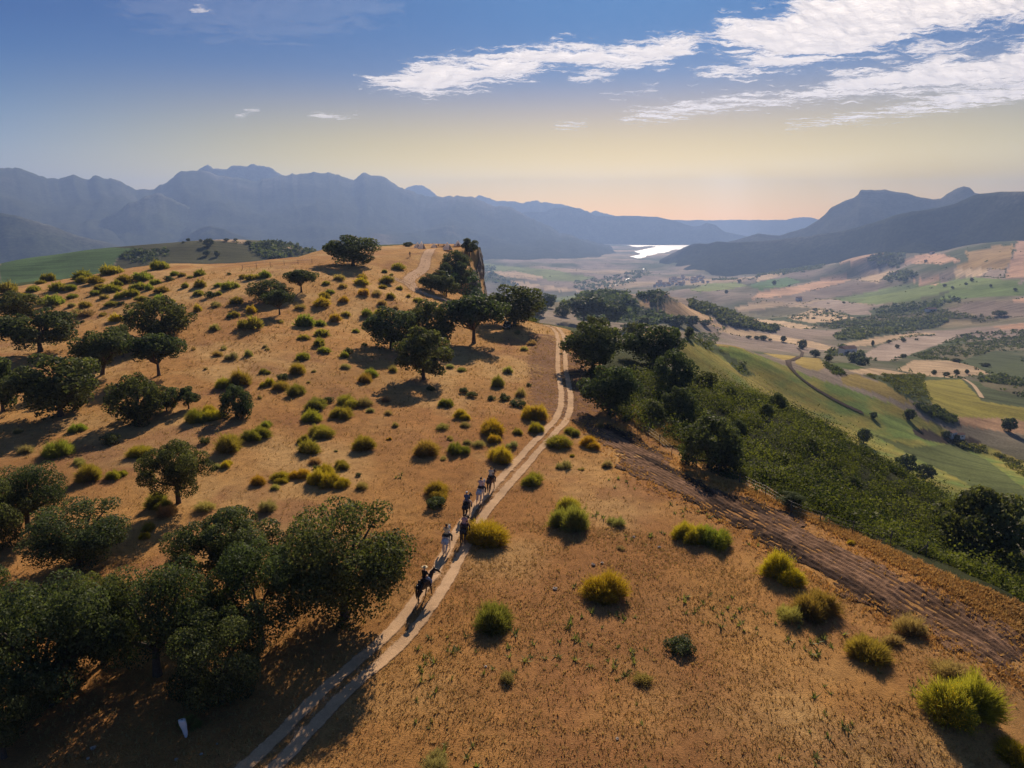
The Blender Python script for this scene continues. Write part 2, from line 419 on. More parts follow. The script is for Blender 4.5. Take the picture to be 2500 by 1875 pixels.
# name, label, colour, nearest, farthest, outline in the photograph
FIELDS = [
 ('vineyard', 'green vineyard slope behind the crest of the dry hill at far left', C_GREEN * (0.66, 0.82, 0.95), 420, 1100, K1([(0,720),(200,700),(480,655),(700,655),(860,668),(760,720),(700,800),(640,900),(0,960)])),
 ('scrub_hill', 'dull dark scrub hill behind the dry crest, left of the tents', C_SCRUB * (.95, .78, .85), 420, 1200, K1([(480,652),(700,640),(960,615),(1400,622),(1640,630),(2212,640),(2212,800),(1000,800),(720,790),(760,720),(860,668)])),
 ('stubble_field', 'small pale stubble strip on the far ridge above the scrub hill', C_STUB, 420, 1500, K1([(1360,612),(1500,598),(1600,628),(1500,632)])),
 ('stubble_field', 'pale stubble opening among the trees on the far left ridge', C_STUB, 420, 1500, K1([(1780,650),(1890,640),(1870,670),(1790,668)])),
 ('green_slope', 'bright green grassy hillside right of the scrub slope', C_GREEN2, 230, 520, K6([(1380,390),(1400,560),(1500,660),(1800,860),(2100,1020),(2300,1200),(2600,1700),(3950,1700),(3950,1300),(3300,1030),(3000,880),(2300,640),(2111,560),(1800,440),(1640,380),(1500,365)])),
 ('golden_bank', 'golden dry grass along the top of the green hillside', C_GOLD, 230, 620, K6([(1700,345),(1900,370),(2111,420),(2250,470),(2260,530),(2150,540),(1950,470),(1650,430)])),
 ('golden_bank', 'rounded golden grass knoll right of the dark curving track', C_GOLD, 230, 620, K7([(500,480),(600,520),(650,590),(600,620),(500,600),(420,560),(440,530)])),
 ('golden_bank', 'yellow brown slope below the pale rounded hill on the right', C_GOLD * 0.85, 230, 650, K7([(760,660),(860,640),(1100,720),(1250,820),(1300,880),(1150,830),(950,760),(780,720)])),
 ('stubble_field', 'striped golden stubble plot on the knoll behind the right oaks', C_STUB * (1.05, 0.95, 0.75), 215, 420, KM([(160,1060),(330,1000),(560,965),(900,1010),(880,1060),(790,1170),(500,1120)])),
 ('scrub_patch', 'dark scrubby gully running down the green hillside', C_SCRUB, 230, 520, K6([(1470,340),(1690,350),(1640,420),(1800,540),(1940,650),(1850,660),(1700,520),(1500,420),(1380,400)])),
 ('scrub_patch', 'dark scrub bank in the fold above the yellow pasture', C_SCRUB, 230, 700, K7([(920,650),(1380,650),(1360,720),(1440,860),(1380,870),(1250,830),(1100,720)])),
 ('scrub_patch', 'dark bushy strip between yellow pasture and green hillside', C_SCRUB, 230, 600, K7([(1300,880),(1450,890),(1600,960),(1600,1020),(1400,950)])),
 ('pasture', 'yellow green pasture in the valley bottom at right', C_GREEN2 * (1.35, 1.0, 0.7), 230, 800, K7([(1350,690),(1650,680),(1800,840),(2111,890),(2400,930),(2400,1000),(1900,990),(1600,980),(1440,870)])),
 ('pasture', 'bare brown fallow ground around the lone round tree at far right', C_GREY * (1.2, 0.95, 0.7), 230, 800, K7([(1620,960),(1950,970),(2400,1020),(2400,1120),(1900,1060),(1640,1020)])),
 ('fallow', 'dull grey green strip below the dark pond hollow', C_GREEN * (1.0, 0.85, 1.0), 150, 420, K7([(1000,1090),(1300,1180),(1560,1160),(1850,1280),(2000,1400),(2400,1700),(2400,1990),(1700,1450),(1300,1250)])),
 ('ploughed_hollow', 'dark bare earth oval in the green valley field', C_DARK, 230, 520, K7([(1290,1055),(1380,1045),(1430,1060),(1480,1090),(1640,1100),(1740,1110),(1800,1150),(1780,1175),(1680,1165),(1540,1160),(1400,1130),(1310,1090)])),
 ('stubble_field', 'pale rounded stubble hill beyond the yellow pasture', C_STUB * 0.9, 400, 1100, K7([(1300,540),(1570,545),(1750,590),(1850,640),(1600,670),(1400,660),(1180,610)])),
 ('stubble_field', 'bright stubble strip beneath the pale rounded hill', C_STUB * 1.1, 400, 1000, K7([(820,615),(1000,600),(1250,635),(1420,660),(1200,660),(900,640)])),
 ('green_field', 'small deep green field beside the stubble strip', C_GREEN * 0.8, 350, 1000, K7([(690,560),(830,560),(940,600),(830,612),(720,600)])),
 ('stubble_field', 'striped pale field with dark contour lines in the middle valley', C_GREY * 1.25, 400, 1600, K7([(930,500),(1050,430),(1250,370),(1480,345),(1660,360),(1500,420),(1300,490),(1150,550),(1000,545)])),
 ('stubble_field', 'pale strip above the contour field in the middle valley', C_STUB * 0.9, 400, 1700, K7([(780,420),(1100,360),(1400,335),(1480,345),(1250,370),(1000,430),(850,440)])),
 ('stubble_field', 'long cream stubble slope left of the middle valley', C_STUB, 400, 1500, K7([(-60,300),(200,345),(500,390),(700,440),(780,480),(600,460),(300,400),(0,360),(-150,330)])),
 ('stubble_field', 'lower cream stubble slope with scattered bushes', C_STUB, 400, 1500, K7([(100,235),(350,255),(600,300),(450,310),(250,280)])),
 ('olive_ground', 'grey green olive grove floor on the right of the valley', C_OLIVE, 400, 1900, K7([(1280,510),(1500,440),(1850,400),(2120,380),(2400,360),(2400,470),(1900,470),(1650,540),(1400,540)])),
 ('olive_ground', 'dark olive grove floor at the right edge below the fields', C_OLIVE * 0.8, 400, 1900, K7([(1760,680),(1950,650),(2111,690),(2400,740),(2400,900),(2000,780),(1830,740)])),
 ('stubble_field', 'tan hillside with a clearing between the dark woods', C_STUB * (1.0, 0.92, 0.8), 420, 1500, KM([(280,660),(400,650),(520,740),(760,640),(900,660),(1020,740),(1180,800),(1340,860),(1300,930),(1480,960),(1460,1010),(1160,920),(900,840),(700,830),(560,760),(400,720)])),
 ('stubble_field', 'reddish bare clearing on top of the wooded knoll', C_RED * 1.25, 420, 1500, KM([(640,540),(700,470),(760,465),(805,510),(790,540),(700,575)])),
 ('stubble_field', 'reddish bare gap between the woods left of the knoll', C_RED * 1.25, 420, 1500, KM([(390,530),(500,560),(470,620),(480,690),(400,650),(390,600)])),
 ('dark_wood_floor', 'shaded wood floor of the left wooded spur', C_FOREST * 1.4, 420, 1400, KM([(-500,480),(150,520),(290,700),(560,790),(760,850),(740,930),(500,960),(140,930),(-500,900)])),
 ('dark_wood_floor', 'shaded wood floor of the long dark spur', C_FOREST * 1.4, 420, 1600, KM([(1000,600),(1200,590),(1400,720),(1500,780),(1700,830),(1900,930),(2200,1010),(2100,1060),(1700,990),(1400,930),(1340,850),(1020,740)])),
 ('stubble_field', 'big pink stubble field under the forested ridge', C_STUB * (1.0, .88, .9), 900, 5000, K3([(960,735),(1150,685),(1340,690),(1250,745),(1050,760)])),
 ('stubble_field', 'peach field right of the small wood below the ridge', C_RED * 1.3, 900, 5000, K3([(1450,740),(1550,705),(1700,700),(1800,745),(1700,765),(1450,765)])),
 ('stubble_field', 'large tan field near the right edge below the ridge', C_GOLD * (1.1, .95, 1.2), 900, 5000, K3([(1840,690),(2000,660),(2150,640),(2130,740),(2090,800),(1800,800),(1790,780),(1860,740)])),
 ('red_field', 'reddish brown field at the right edge below the ridge', C_RED * 1.1, 900, 5000, K3([(2170,610),(2400,600),(2400,860),(2100,855),(2120,760),(2160,680)])),
 ('stubble_field', 'cream field split by a pale line at right', C_STUB * 1.1, 900, 5000, K3([(1720,840),(1800,800),(1985,800),(1940,845)])),
 ('stubble_field', 'grey tan field beside the split cream field', C_GREY * 1.2, 900, 5000, K3([(1950,845),(1990,800),(2095,800),(2085,855)])),
 ('stubble_field', 'peach field above the blue green plot near the village', C_STUB * 1.05, 900, 5000, K3([(510,880),(530,830),(680,815),(650,850)])),
 ('green_field', 'blue green plot right of the village', C_GREEN * (.75, .95, 1.1), 900, 5000, K3([(460,905),(520,880),(700,850),(800,880),(700,910),(600,920),(540,935)])),
 ('green_field', 'yellow green rounded field beside the village', C_GREEN2 * 1.1, 900, 5000, K3([(90,930),(200,890),(380,880),(460,905),(300,930),(150,945)])),
 ('stubble_field', 'long pink stubble field in the centre of the plain', C_STUB * (1, .85, .85), 900, 5000, K3([(560,940),(800,900),(1000,850),(1130,855),(1050,890),(850,940),(720,965),(480,990),(520,950)])),
 ('grey_field', 'mauve grey fallow field in the centre of the plain', C_GREY * .85, 900, 5000, K3([(720,965),(900,925),(1100,875),(1320,890),(1330,910),(1200,945),(950,985),(800,1010)])),
 ('stubble_field', 'peach field touching the small wood mid right', C_STUB * 1.05, 900, 5000, K3([(1150,870),(1250,830),(1400,808),(1320,850),(1290,885)])),
 ('green_field', 'large pale green field in the right of the plain', C_GREEN2 * (.95, 1.05, 1.2), 900, 5000, K3([(1000,990),(1250,945),(1450,895),(1700,885),(1850,850),(2212,870),(2100,890),(1750,930),(1500,1000),(1300,1020),(1100,1010)])),
 ('stubble_field', 'pinkish field above the large pale green field', C_RED * 1.2, 900, 5000, K3([(1470,890),(1560,860),(1740,855),(1640,900)])),
 ('green_field', 'dim green slope at the right edge of the plain', C_GREEN * 1.1, 900, 5000, K3([(1750,930),(2100,890),(2400,880),(2400,960),(1900,980),(1650,1010)])),
 ('stubble_field', 'tan field below the mauve grey one', C_STUB * .85, 900, 5000, K3([(340,1050),(560,1000),(740,1020),(560,1050),(450,1065)])),
 ('grey_field', 'grey tan field left of the dotted orchard', C_GREY * 1.1, 900, 5000, K3([(780,1030),(980,990),(1250,1030),(1340,1020),(1220,1060),(1250,1090),(1120,1090),(960,1050)])),
 ('olive_ground', 'blue grey olive plot left of the dotted orchard', C_OLIVE * .8, 900, 5000, K3([(440,1065),(700,1035),(880,1050),(760,1090),(560,1100)])),
 ('orchard_ground', 'pale dotted orchard plot in the middle of the plain', C_STUB * 1.0, 700, 5000, K3([(700,1110),(860,1060),(980,1060),(1140,1110),(1000,1135),(850,1140)])),
 ('stubble_field', 'cream stubble strip left under the dotted orchard', C_STUB * 1.05, 500, 5000, K3([(490,1115),(650,1130),(890,1165),(800,1180),(640,1155)])),
 ('olive_ground', 'dark olive grove strip right of the dotted orchard', C_OLIVE * .75, 700, 5000, K3([(880,1160),(1300,1090),(1700,1070),(2050,1120),(2000,1140),(1600,1120),(1300,1140),(1000,1180)])),
 ('grey_field', 'speckled grey slope at right of the plain', C_GREY, 700, 5000, K3([(1700,1060),(1900,1000),(2212,1010),(2400,1010),(2400,1100),(2050,1110)])),
 ('red_field', 'small red soil field at the right edge', C_RED * 1.35, 700, 5000, K3([(2120,1000),(2212,980),(2400,970),(2400,1003)])),
 ('red_field', 'long red soil field at the right edge above the olive grove', C_RED * 1.25, 500, 5000, K3([(2010,1165),(2212,1140),(2400,1130),(2400,1185),(2100,1185)])),
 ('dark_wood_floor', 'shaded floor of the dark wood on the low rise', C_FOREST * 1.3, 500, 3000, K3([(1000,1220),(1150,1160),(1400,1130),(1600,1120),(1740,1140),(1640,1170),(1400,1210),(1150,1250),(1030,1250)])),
 ('stubble_field', 'pale winding strip in the valley left of the lake hills', C_STUB, 900, 6000, K2([(1140,865),(1230,880),(1400,905),(1600,930),(1690,940),(1500,940),(1300,925),(1200,905)])),
 ('green_field', 'soft green fields left below the lake', C_GREEN2, 900, 7000, K2([(980,760),(1150,780),(1400,800),(1700,850),(1600,880),(1300,860),(1100,830),(980,800)])),
 ('stubble_field', 'dusty pale field below the blue mountain', C_STUB * .9, 900, 7000, K2([(1050,810),(1200,815),(1380,850),(1300,870),(1100,840)])),
 ('green_field', 'dim green field near the foot of the rock face', C_GREEN2 * .9, 600, 6000, K2([(1430,985),(1580,965),(1600,985),(1480,1010)])),
]
reg = np.full(TT.shape, -1, int)
base = np.empty(TT.shape + (3,))
big = fbm(GX / 30, GY / 30, 4)[..., None]; fine = fbm(GX / 5 + 9, GY / 5, 3)[..., None]
base[:] = C_DRY + (C_DRY2 - C_DRY) * np.clip(0.45 + 1.1 * big + 0.5 * fine, 0, 1)
base += (C_PALE - base) * np.clip(2.2 * fbm(GX / 11 + 40, GY / 11, 4)[..., None] - 0.10, 0, 0.85)
base += (np.array((0.30, 0.125, 0.055)) - base) * np.clip(2.4 * fbm(GX / 7 + 90, GY / 7, 4)[..., None] - 0.42, 0, 0.7)
near = np.clip((82 - RM) / 40, 0, 1) * np.clip((np.degrees(TT) + 8) / 12, 0, 1)          # grass colour browner and darker on the near shoulder
base += (np.array((0.36, 0.165, 0.058)) - base) * (near * np.clip(0.62 + 1.6 * fbm(GX / 9 + 33, GY / 9, 4), 0, 1))[..., None]
# the valley floor beyond the hill: a patchwork of scrub, pasture and fallow
vn = fbm(GX / 260 + 5, GY / 260, 4)[..., None]; vn2 = fbm(GX / 90, GY / 90 + 31, 3)[..., None]
valley = C_GREY + (C_SCRUB - C_GREY) * np.clip(0.55 + 1.5 * vn + 0.9 * vn2, 0, 1)
valley = valley + (C_STUB - valley) * np.clip(2.5 * fbm(GX / 420 + 50, GY / 420, 3)[..., None] - 0.35, 0, 0.8)
edge = np.interp(np.degrees(TT), [-40, -24, -12, -4, -1, 2, 5, 9, 14, 20, 27, 34, 40], [226, 250, 285, 330, 300, 190, 165, 112, 100, 82, 72, 66, 60])
on_hill = RM < edge
base = np.where(on_hill[..., None], base, valley)
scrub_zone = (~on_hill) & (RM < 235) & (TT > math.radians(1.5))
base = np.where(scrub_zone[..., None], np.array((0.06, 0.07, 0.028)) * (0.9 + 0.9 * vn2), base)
behind_left = (~on_hill) & (RM < 420) & (TT < 0)
base = np.where(behind_left[..., None], C_SCRUB, base)
reg[~on_hill] = 1000
reg[on_hill] = -1
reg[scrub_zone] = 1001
for k, (nm, lb, colr, r0, r1, poly) in enumerate(FIELDS):
    xs_ = [p[0] for p in poly]; ys_ = [p[1] for p in poly]
    cand = np.nonzero((PXG > min(xs_) - 3) & (PXG < max(xs_) + 3) & (PYG > min(ys_) - 3) & (PYG < max(ys_) + 3) & (RM > r0) & (RM < r1) & (~on_hill))
    gx, gy = GX[cand], GY[cand]
    m = in_poly(PXG[cand] + 3.2 * vnoise(gx / 9, gy / 9), PYG[cand] + 1.6 * vnoise(gx / 9 + 50, gy / 9), poly)
    sel = (cand[0][m], cand[1][m])
    gx, gy = gx[m], gy[m]
    reg[sel] = k
    if nm == 'green_slope':
        st = fbm(gx / 14 + gy / 40, gy / 5 - gx / 9, 3)[:, None]
        base[sel] = C_GREEN * (1.25, 1.25, 1.1) + (C_GOLD * (1.0, 1.08, 0.9) - C_GREEN * 1.2) * np.clip(0.26 + 1.5 * vn2[sel] + 1.1 * st, 0, 1)
    else:
        gs = RM[sel] / 14
        base[sel] = np.clip(colr * (1 + 0.45 * fbm(gx / gs + k, gy / gs, 4)[:, None]), 0.01, 0.9)
base = np.clip(base, 0.01, 0.9)

def ground_mat(name, sheen):
    m_ground, nt, b = mat_new(name)
    ca = node(nt, 'ShaderNodeVertexColor', layer_name='Col')
    geo = node(nt, 'ShaderNodeNewGeometry')
    n1 = noise(nt, 0.9, 6, 0.65, geo.outputs['Position'])
    n2 = noise(nt, 9.0, 5, 0.7, geo.outputs['Position'])
    n3 = noise(nt, 0.02, 6, 0.7, geo.outputs['Position'])
    c = mixc(nt, 'MULTIPLY', 1.0, ca.outputs['Color'], ramp(nt, n1.outputs['Fac'], [(0.25, (0.62, 0.58, 0.55)), (0.55, (1, 1, 1)), (0.8, (1.3, 1.28, 1.2))]))
    c = mixc(nt, 'MULTIPLY', 1.0, c, ramp(nt, n2.outputs['Fac'], [(0.3, (0.66, 0.62, 0.6)), (0.5, (1, 1, 1)), (0.72, (1.28, 1.25, 1.2))]))
    c = mixc(nt, 'MULTIPLY', 1.0, c, ramp(nt, n3.outputs['Fac'], [(0.3, (0.72, 0.72, 0.72)), (0.5, (1, 1, 1)), (0.72, (1.2, 1.2, 1.2))]))
    if not sheen:                      # sowing rows and mowing swaths of the valley fields
        mp = node(nt, 'ShaderNodeMapping'); nt.links.new(geo.outputs['Position'], mp.inputs['Vector'])
        mp.inputs['Rotation'].default_value = (0, 0, 0.5); mp.inputs['Scale'].default_value = (0.02, 0.22, 0.02)
        n4 = noise(nt, 1.0, 4, 0.6, mp.outputs[0])
        c = mixc(nt, 'MULTIPLY', 1.0, c, ramp(nt, n4.outputs['Fac'], [(0.35, (0.74, 0.74, 0.74)), (0.5, (1, 1, 1)), (0.65, (1.2, 1.2, 1.2))]))
    nt.links.new(c, b.inputs['Base Color'])
    b.inputs['Roughness'].default_value = 1.0
    b.inputs['Specular IOR Level'].default_value = 0.05
    b.inputs['Sheen Weight'].default_value = sheen
    b.inputs['Sheen Roughness'].default_value = 0.45
    b.inputs['Sheen Tint'].default_value = (1.0, 0.72, 0.42, 1)
    bp = node(nt, 'ShaderNodeBump')
    bp.inputs['Strength'].default_value = 0.9
    bp.inputs['Distance'].default_value = 0.18
    nt.links.new(n2.outputs['Fac'], bp.inputs['Height'])
    nt.links.new(bp.outputs[0], b.inputs['Normal'])
    return m_ground
m_ground = ground_mat('valley_soil', 0.0)
m_hill = ground_mat('dry_grass_ground', 0.30)

nr, nc = TT.shape
idx = np.arange(nr * nc).reshape(nr, nc)
quads = np.stack([idx[:-1, :-1], idx[:-1, 1:], idx[1:, 1:], idx[1:, :-1]], -1).reshape(-1, 4)[:, ::-1]
qreg = reg[:-1, :-1].reshape(-1)
V = np.stack([GX, GY, Zb], -1).reshape(-1, 3)
CV = base.reshape(-1, 3)
def region_mesh(name, sel, mat=None):
    q = quads[sel]
    used, inv = np.unique(q, return_inverse=True)
    return np_mesh(name, V[used], inv.reshape(-1, 4), mat or m_ground, True, CV[used])
for rid, nm, lb in [(-1, 'hill_ground', 'dry golden grass hilltop in the foreground and on the left'),
                    (1000, 'valley_ground', 'wide hazy valley floor with scrub, fallow land and low hills'),
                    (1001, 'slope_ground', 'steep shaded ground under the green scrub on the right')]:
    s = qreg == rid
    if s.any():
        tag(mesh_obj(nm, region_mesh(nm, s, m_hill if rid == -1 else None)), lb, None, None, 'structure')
for k, (nm, lb, colr, r0, r1, poly) in enumerate(FIELDS):
    s = qreg == k
    if s.sum() > 3:
        tag(mesh_obj(nm, region_mesh(nm, s)), lb, None, None, 'structure')

# ------------------------------------------------------------------ reservoir and river
m_water, nt, b = mat_new('water')
b.inputs['Base Color'].default_value = (0.03, 0.05, 0.07, 1)
b.inputs['Roughness'].default_value = 0.33
b.inputs['IOR'].default_value = 1.33
def flat_poly(name, xy, z, mat):
    me = bpy.data.meshes.new(name)
    me.from_pydata([(x, y, z) for x, y in xy], [], [list(range(len(xy)))])
    me.update()
    me.materials.append(mat)
    return mesh_obj(name, me)
tag(flat_poly('lake_water', LAKE_XY[::-1], LAKE_Z, m_water), 'bright glinting reservoir between the far hills', None, None, 'structure')
# ------------------------------------------------------------------ mountain ranges
m_mount, nt, b = mat_new('mountain')
ca = node(nt, 'ShaderNodeVertexColor', layer_name='Col')
geo = node(nt, 'ShaderNodeNewGeometry')
n1 = noise(nt, 0.012, 7, 0.7, geo.outputs['Position'])
n2 = noise(nt, 0.06, 5, 0.7, geo.outputs['Position'])
c = mixc(nt, 'MULTIPLY', 1.0, ca.outputs['Color'], ramp(nt, n1.outputs['Fac'], [(0.3, (0.66, 0.66, 0.66)), (0.52, (1, 1, 1)), (0.75, (1.4, 1.35, 1.3))]))
c = mixc(nt, 'MULTIPLY', 1.0, c, ramp(nt, n2.outputs['Fac'], [(0.35, (0.6, 0.6, 0.6)), (0.65, (1.4, 1.4, 1.4))]))
nt.links.new(c, b.inputs['Base Color'])
b.inputs['Roughness'].default_value = 1.0
b.inputs['Specular IOR Level'].default_value = 0.0

RANGES = [
 # label, distance left, distance right, foot width in front, behind, colour, patch amount, relief, ridge line in the photograph
 ('long blue mountain range across the left horizon', 7100, 7000, 3000, 900, (0.055, 0.062, 0.040), 0.45, 0.13,
  [(-420,430),(-250,415),(-120,425),(0,407),(35,406),(61,411),(79,418),(96,431),(115,438),(140,438),(154,431),(184,431),(215,438),(232,428),(244,430),(254,438),(273,437),(296,442),(311,453),(330,463),(377,463),(407,444),(430,425),(442,415),(463,419),(496,417),(530,428),(576,434),(622,442),(688,429),(711,422),(749,425),(803,420),(823,427),(863,436),(886,424),(904,427),(934,432),(961,446),(988,461),(1015,472),(1038,477),(1069,479),(1107,481),(1136,477),(1165,486),(1203,500),(1242,506),(1280,521),(1319,542),(1369,567),(1415,580),(1472,595),(1530,618)]),
 ('paler serrated peak just behind the long blue range', 8000, 8000, 1200, 900, (0.10, 0.10, 0.08), 0.2, 0.12,
  [(420,450),(463,425),(496,410),(507,400),(521,411),(546,411),(569,403),(590,404),(603,407),(615,402),(653,408),(688,425),(720,440),(760,460)]),
 ('small faint peak showing over the shoulder of the blue range', 9300, 9300, 1200, 900, (0.10, 0.10, 0.08), 0.2, 0.08,
  [(960,480),(985,464),(1000,456),(1015,454),(1031,453),(1050,463),(1071,478),(1090,490)]),
 ('faint warm range descending to the right in the middle', 9600, 9600, 1200, 900, (0.10, 0.10, 0.08), 0.2, 0.08,
  [(1120,500),(1150,485),(1171,475),(1188,482),(1223,491),(1269,495),(1292,490),(1338,492),(1365,496),(1400,505),(1438,516),(1461,515),(1492,526),(1530,533)]),
 ('grey hills behind the reservoir ending in a small knob', 8300, 8400, 380, 800, (0.09, 0.095, 0.06), 0.35, 0.10,
  [(1230,540),(1280,518),(1330,517),(1353,507),(1392,505),(1422,513),(1453,527),(1492,527),(1568,528),(1607,529),(1626,534),(1650,539),(1692,553),(1711,550),(1725,544),(1746,550),(1769,565),(1823,577),(1870,585)]),
 ('palest low hills on the horizon beneath the glow', 11600, 11600, 1000, 900, (0.11, 0.11, 0.09), 0.2, 0.05,
  [(1500,541),(1600,537),(1700,538),(1765,537),(1850,537),(1919,536),(1942,531),(1980,531),(2000,537),(2100,540),(2200,541)]),
 ('flat topped mesa with a sheer end and a round dome on its right', 5200, 4700, 1100, 900, (0.06, 0.06, 0.045), 0.25, 0.12,
  [(1740,600),(1804,584),(1850,571),(1904,575),(1965,557),(1996,538),(2015,523),(2028,507),(2057,492),(2084,484),(2096,474),(2101,463),(2161,464),(2215,472),(2249,482),(2280,487),(2299,484),(2311,473),(2338,459),(2353,455),(2369,458),(2380,470),(2419,478),(2500,482),(2650,500)]),
 ('dark forested ridge sloping down from the right edge', 4500, 2900, 900, 800, (0.034, 0.038, 0.022), 0.3, 0.14,
  [(1610,634),(1650,615),(1680,600),(1692,596),(1708,594),(1723,596),(1750,590),(1800,592),(1842,590),(1911,583),(1965,578),(2015,571),(2065,563),(2107,550),(2150,538),(2188,525),(2226,517),(2265,511),(2303,504),(2338,494),(2360,484),(2380,475),(2410,471),(2442,468),(2500,467),(2700,455),(2900,470)]),
]
def mountain(label, R0, R1, wf, wb, colr, patch, relief, ridge, taper=False):
    rp = np.array(ridge, float)
    th, tn = ray(rp[:, 0], rp[:, 1])
    n = int((th[-1] - th[0]) / math.radians(0.11))
    ths = np.linspace(th[0], th[-1], n)
    k = (ths - ths[0]) / (ths[-1] - ths[0])
    R = R0 + (R1 - R0) * k + 260 * vnoise(ths * 14, ths * 0 + R0 / 100)
    elev = np.interp(ths, th, -tn)
    elev = elev + (0.0030 if 'range' in label or 'peak' in label else 0.0009) * fbm(ths * 95, ths * 0 + R0 * 0.1, 5, 0.6)
    zr = CAM_Z + elev * R
    if taper:
        e_ = np.clip(np.minimum(k, 1 - k) / 0.28, 0, 1)
        zr = -285 + (zr + 285) * (e_ * e_ * (3 - 2 * e_))
        elev = (zr - CAM_Z) / R
    nf, nb = 36, 6
    s = np.concatenate([np.linspace(1, 0, nf + 1), -np.linspace(0, 1, nb + 1)[1:]])     # 1 foot .. 0 ridge .. -1 behind
    S, T = np.meshgrid(s, ths, indexing='ij')
    off = np.where(S > 0, -S * wf, -S * wb)
    RRm = R[None, :] + off
    foot = -270.0
    a = np.abs(S)
    prof = np.where(S >= 0, (1 - a) ** 1.35, (1 - a) ** 1.1)
    X, Y = RRm * np.sin(T), RRm * np.cos(T)
    warp = 0.05 * a * fbm(X / 700 + 11, Y / 700, 4)            # spurs wander sideways below the crest
    Hh = np.interp(T + warp, ths, zr) - foot
    ns = ridged(X / 900 + R0, Y / 1500, 4) - 0.9
    ns2 = fbm(X / 260, Y / 300 + 7, 4)
    Z = foot + Hh * prof + Hh * relief * (a * (1 - a) * 4) * ns * 0.75 + 60 * relief / 0.14 * np.clip(a * 6, 0, 1) * (1 - a) * ns2
    # nothing in front may rise above the skyline
    tang = (Z - CAM_Z) / RRm
    lim = (elev[None, :] - 0.0012 * a)
    Z = np.where(S != 0, CAM_Z + np.minimum(tang, lim) * RRm, Z)
    pn = fbm(X / 420 + 3, Y / 420 + R0, 4)[..., None] + 0.35 * (a[..., None] - 0.6)
    colr = np.array(colr)
    C = colr * np.ones(S.shape + (3,))
    C = C + (np.array((0.36, 0.27, 0.17)) - C) * np.clip(4 * pn - 0.9, 0, 1) * patch * np.clip(a[..., None] * 2 - 0.6, 0, 1)
    rock = np.clip(0.22 - a, 0, 0.22)[..., None] / 0.22 * np.clip(0.4 + 2 * ns2[..., None], 0, 1)
    C = C + (np.array((0.16, 0.15, 0.135)) - C) * rock * 0.7
    m_, n_ = S.shape
    ix = np.arange(m_ * n_).reshape(m_, n_)
    q = np.stack([ix[:-1, :-1], ix[:-1, 1:], ix[1:, 1:], ix[1:, :-1]], -1).reshape(-1, 4)[:, ::-1]
    me = np_mesh('mountain_range', np.stack([X, Y, Z], -1).reshape(-1, 3), q, m_mount, True, C.reshape(-1, 3))
    return tag(mesh_obj('mountain_range', me), label, None, None, 'structure')
for r in RANGES:
    mountain(*r)

# low wooded foothills standing in the haze at the foot of the left range
FOOTHILLS = [
 ('low dark wooded hill at the foot of the left mountains', 4200, 4200, 1000, 700, (0.05, 0.06, 0.035), 0.3, 0.2, [(-300,560),(-100,530),(0,520),(40,527),(90,540),(140,556),(190,575),(260,592),(330,612),(420,640)]),
 ('rounded hazy hill in front of the left range', 5900, 5900, 1300, 900, (0.06, 0.07, 0.04), 0.4, 0.2, [(60,640),(150,590),(230,545),(290,512),(330,490),(360,478),(385,475),(415,482),(450,500),(500,528),(560,556),(640,588),(760,640)]),
 ('small conical hazy hill left of the tents', 4600, 4600, 800, 700, (0.05, 0.06, 0.035), 0.3, 0.2, [(350,640),(420,600),(460,572),(490,556),(515,550),(545,558),(590,576),(650,600),(740,640)]),
]
for r in FOOTHILLS:
    o = mountain(*r)
    o.name = 'foothill'; o.data.name = 'foothill'

# ------------------------------------------------------------------ haze: one closed box of even air round everything
def box_mesh(name, x0, x1, y0, y1, z0, z1):
    v = [(x, y, z) for z in (z0, z1) for y in (y0, y1) for x in (x0, x1)]
    f = [(0, 2, 3, 1), (4, 5, 7, 6), (0, 1, 5, 4), (2, 6, 7, 3), (0, 4, 6, 2), (1, 3, 7, 5)]
    me = bpy.data.meshes.new(name); me.from_pydata(v, [], f); me.update()
    return me
m_haze = bpy.data.materials.new('haze'); m_haze.use_nodes = True
nt = m_haze.node_tree
for n_ in list(nt.nodes):
    if n_.type != 'OUTPUT_MATERIAL':
        nt.nodes.remove(n_)
hv = node(nt, 'ShaderNodeVolumePrincipled')
hv.inputs['Color'].default_value = (0.37, 0.55, 1.0, 1)
hv.inputs['Density'].default_value = 1.05e-4
hv.inputs['Anisotropy'].default_value = 0.35
nt.links.new(hv.outputs[0], nt.nodes['Material Output'].inputs['Volume'])
me = box_mesh('haze', -12500, 12500, -300, 13100, -285, 690)
me.materials.append(m_haze)
tag(mesh_obj('haze', me), 'thin blue evening haze filling the valley', None, None, 'stuff')
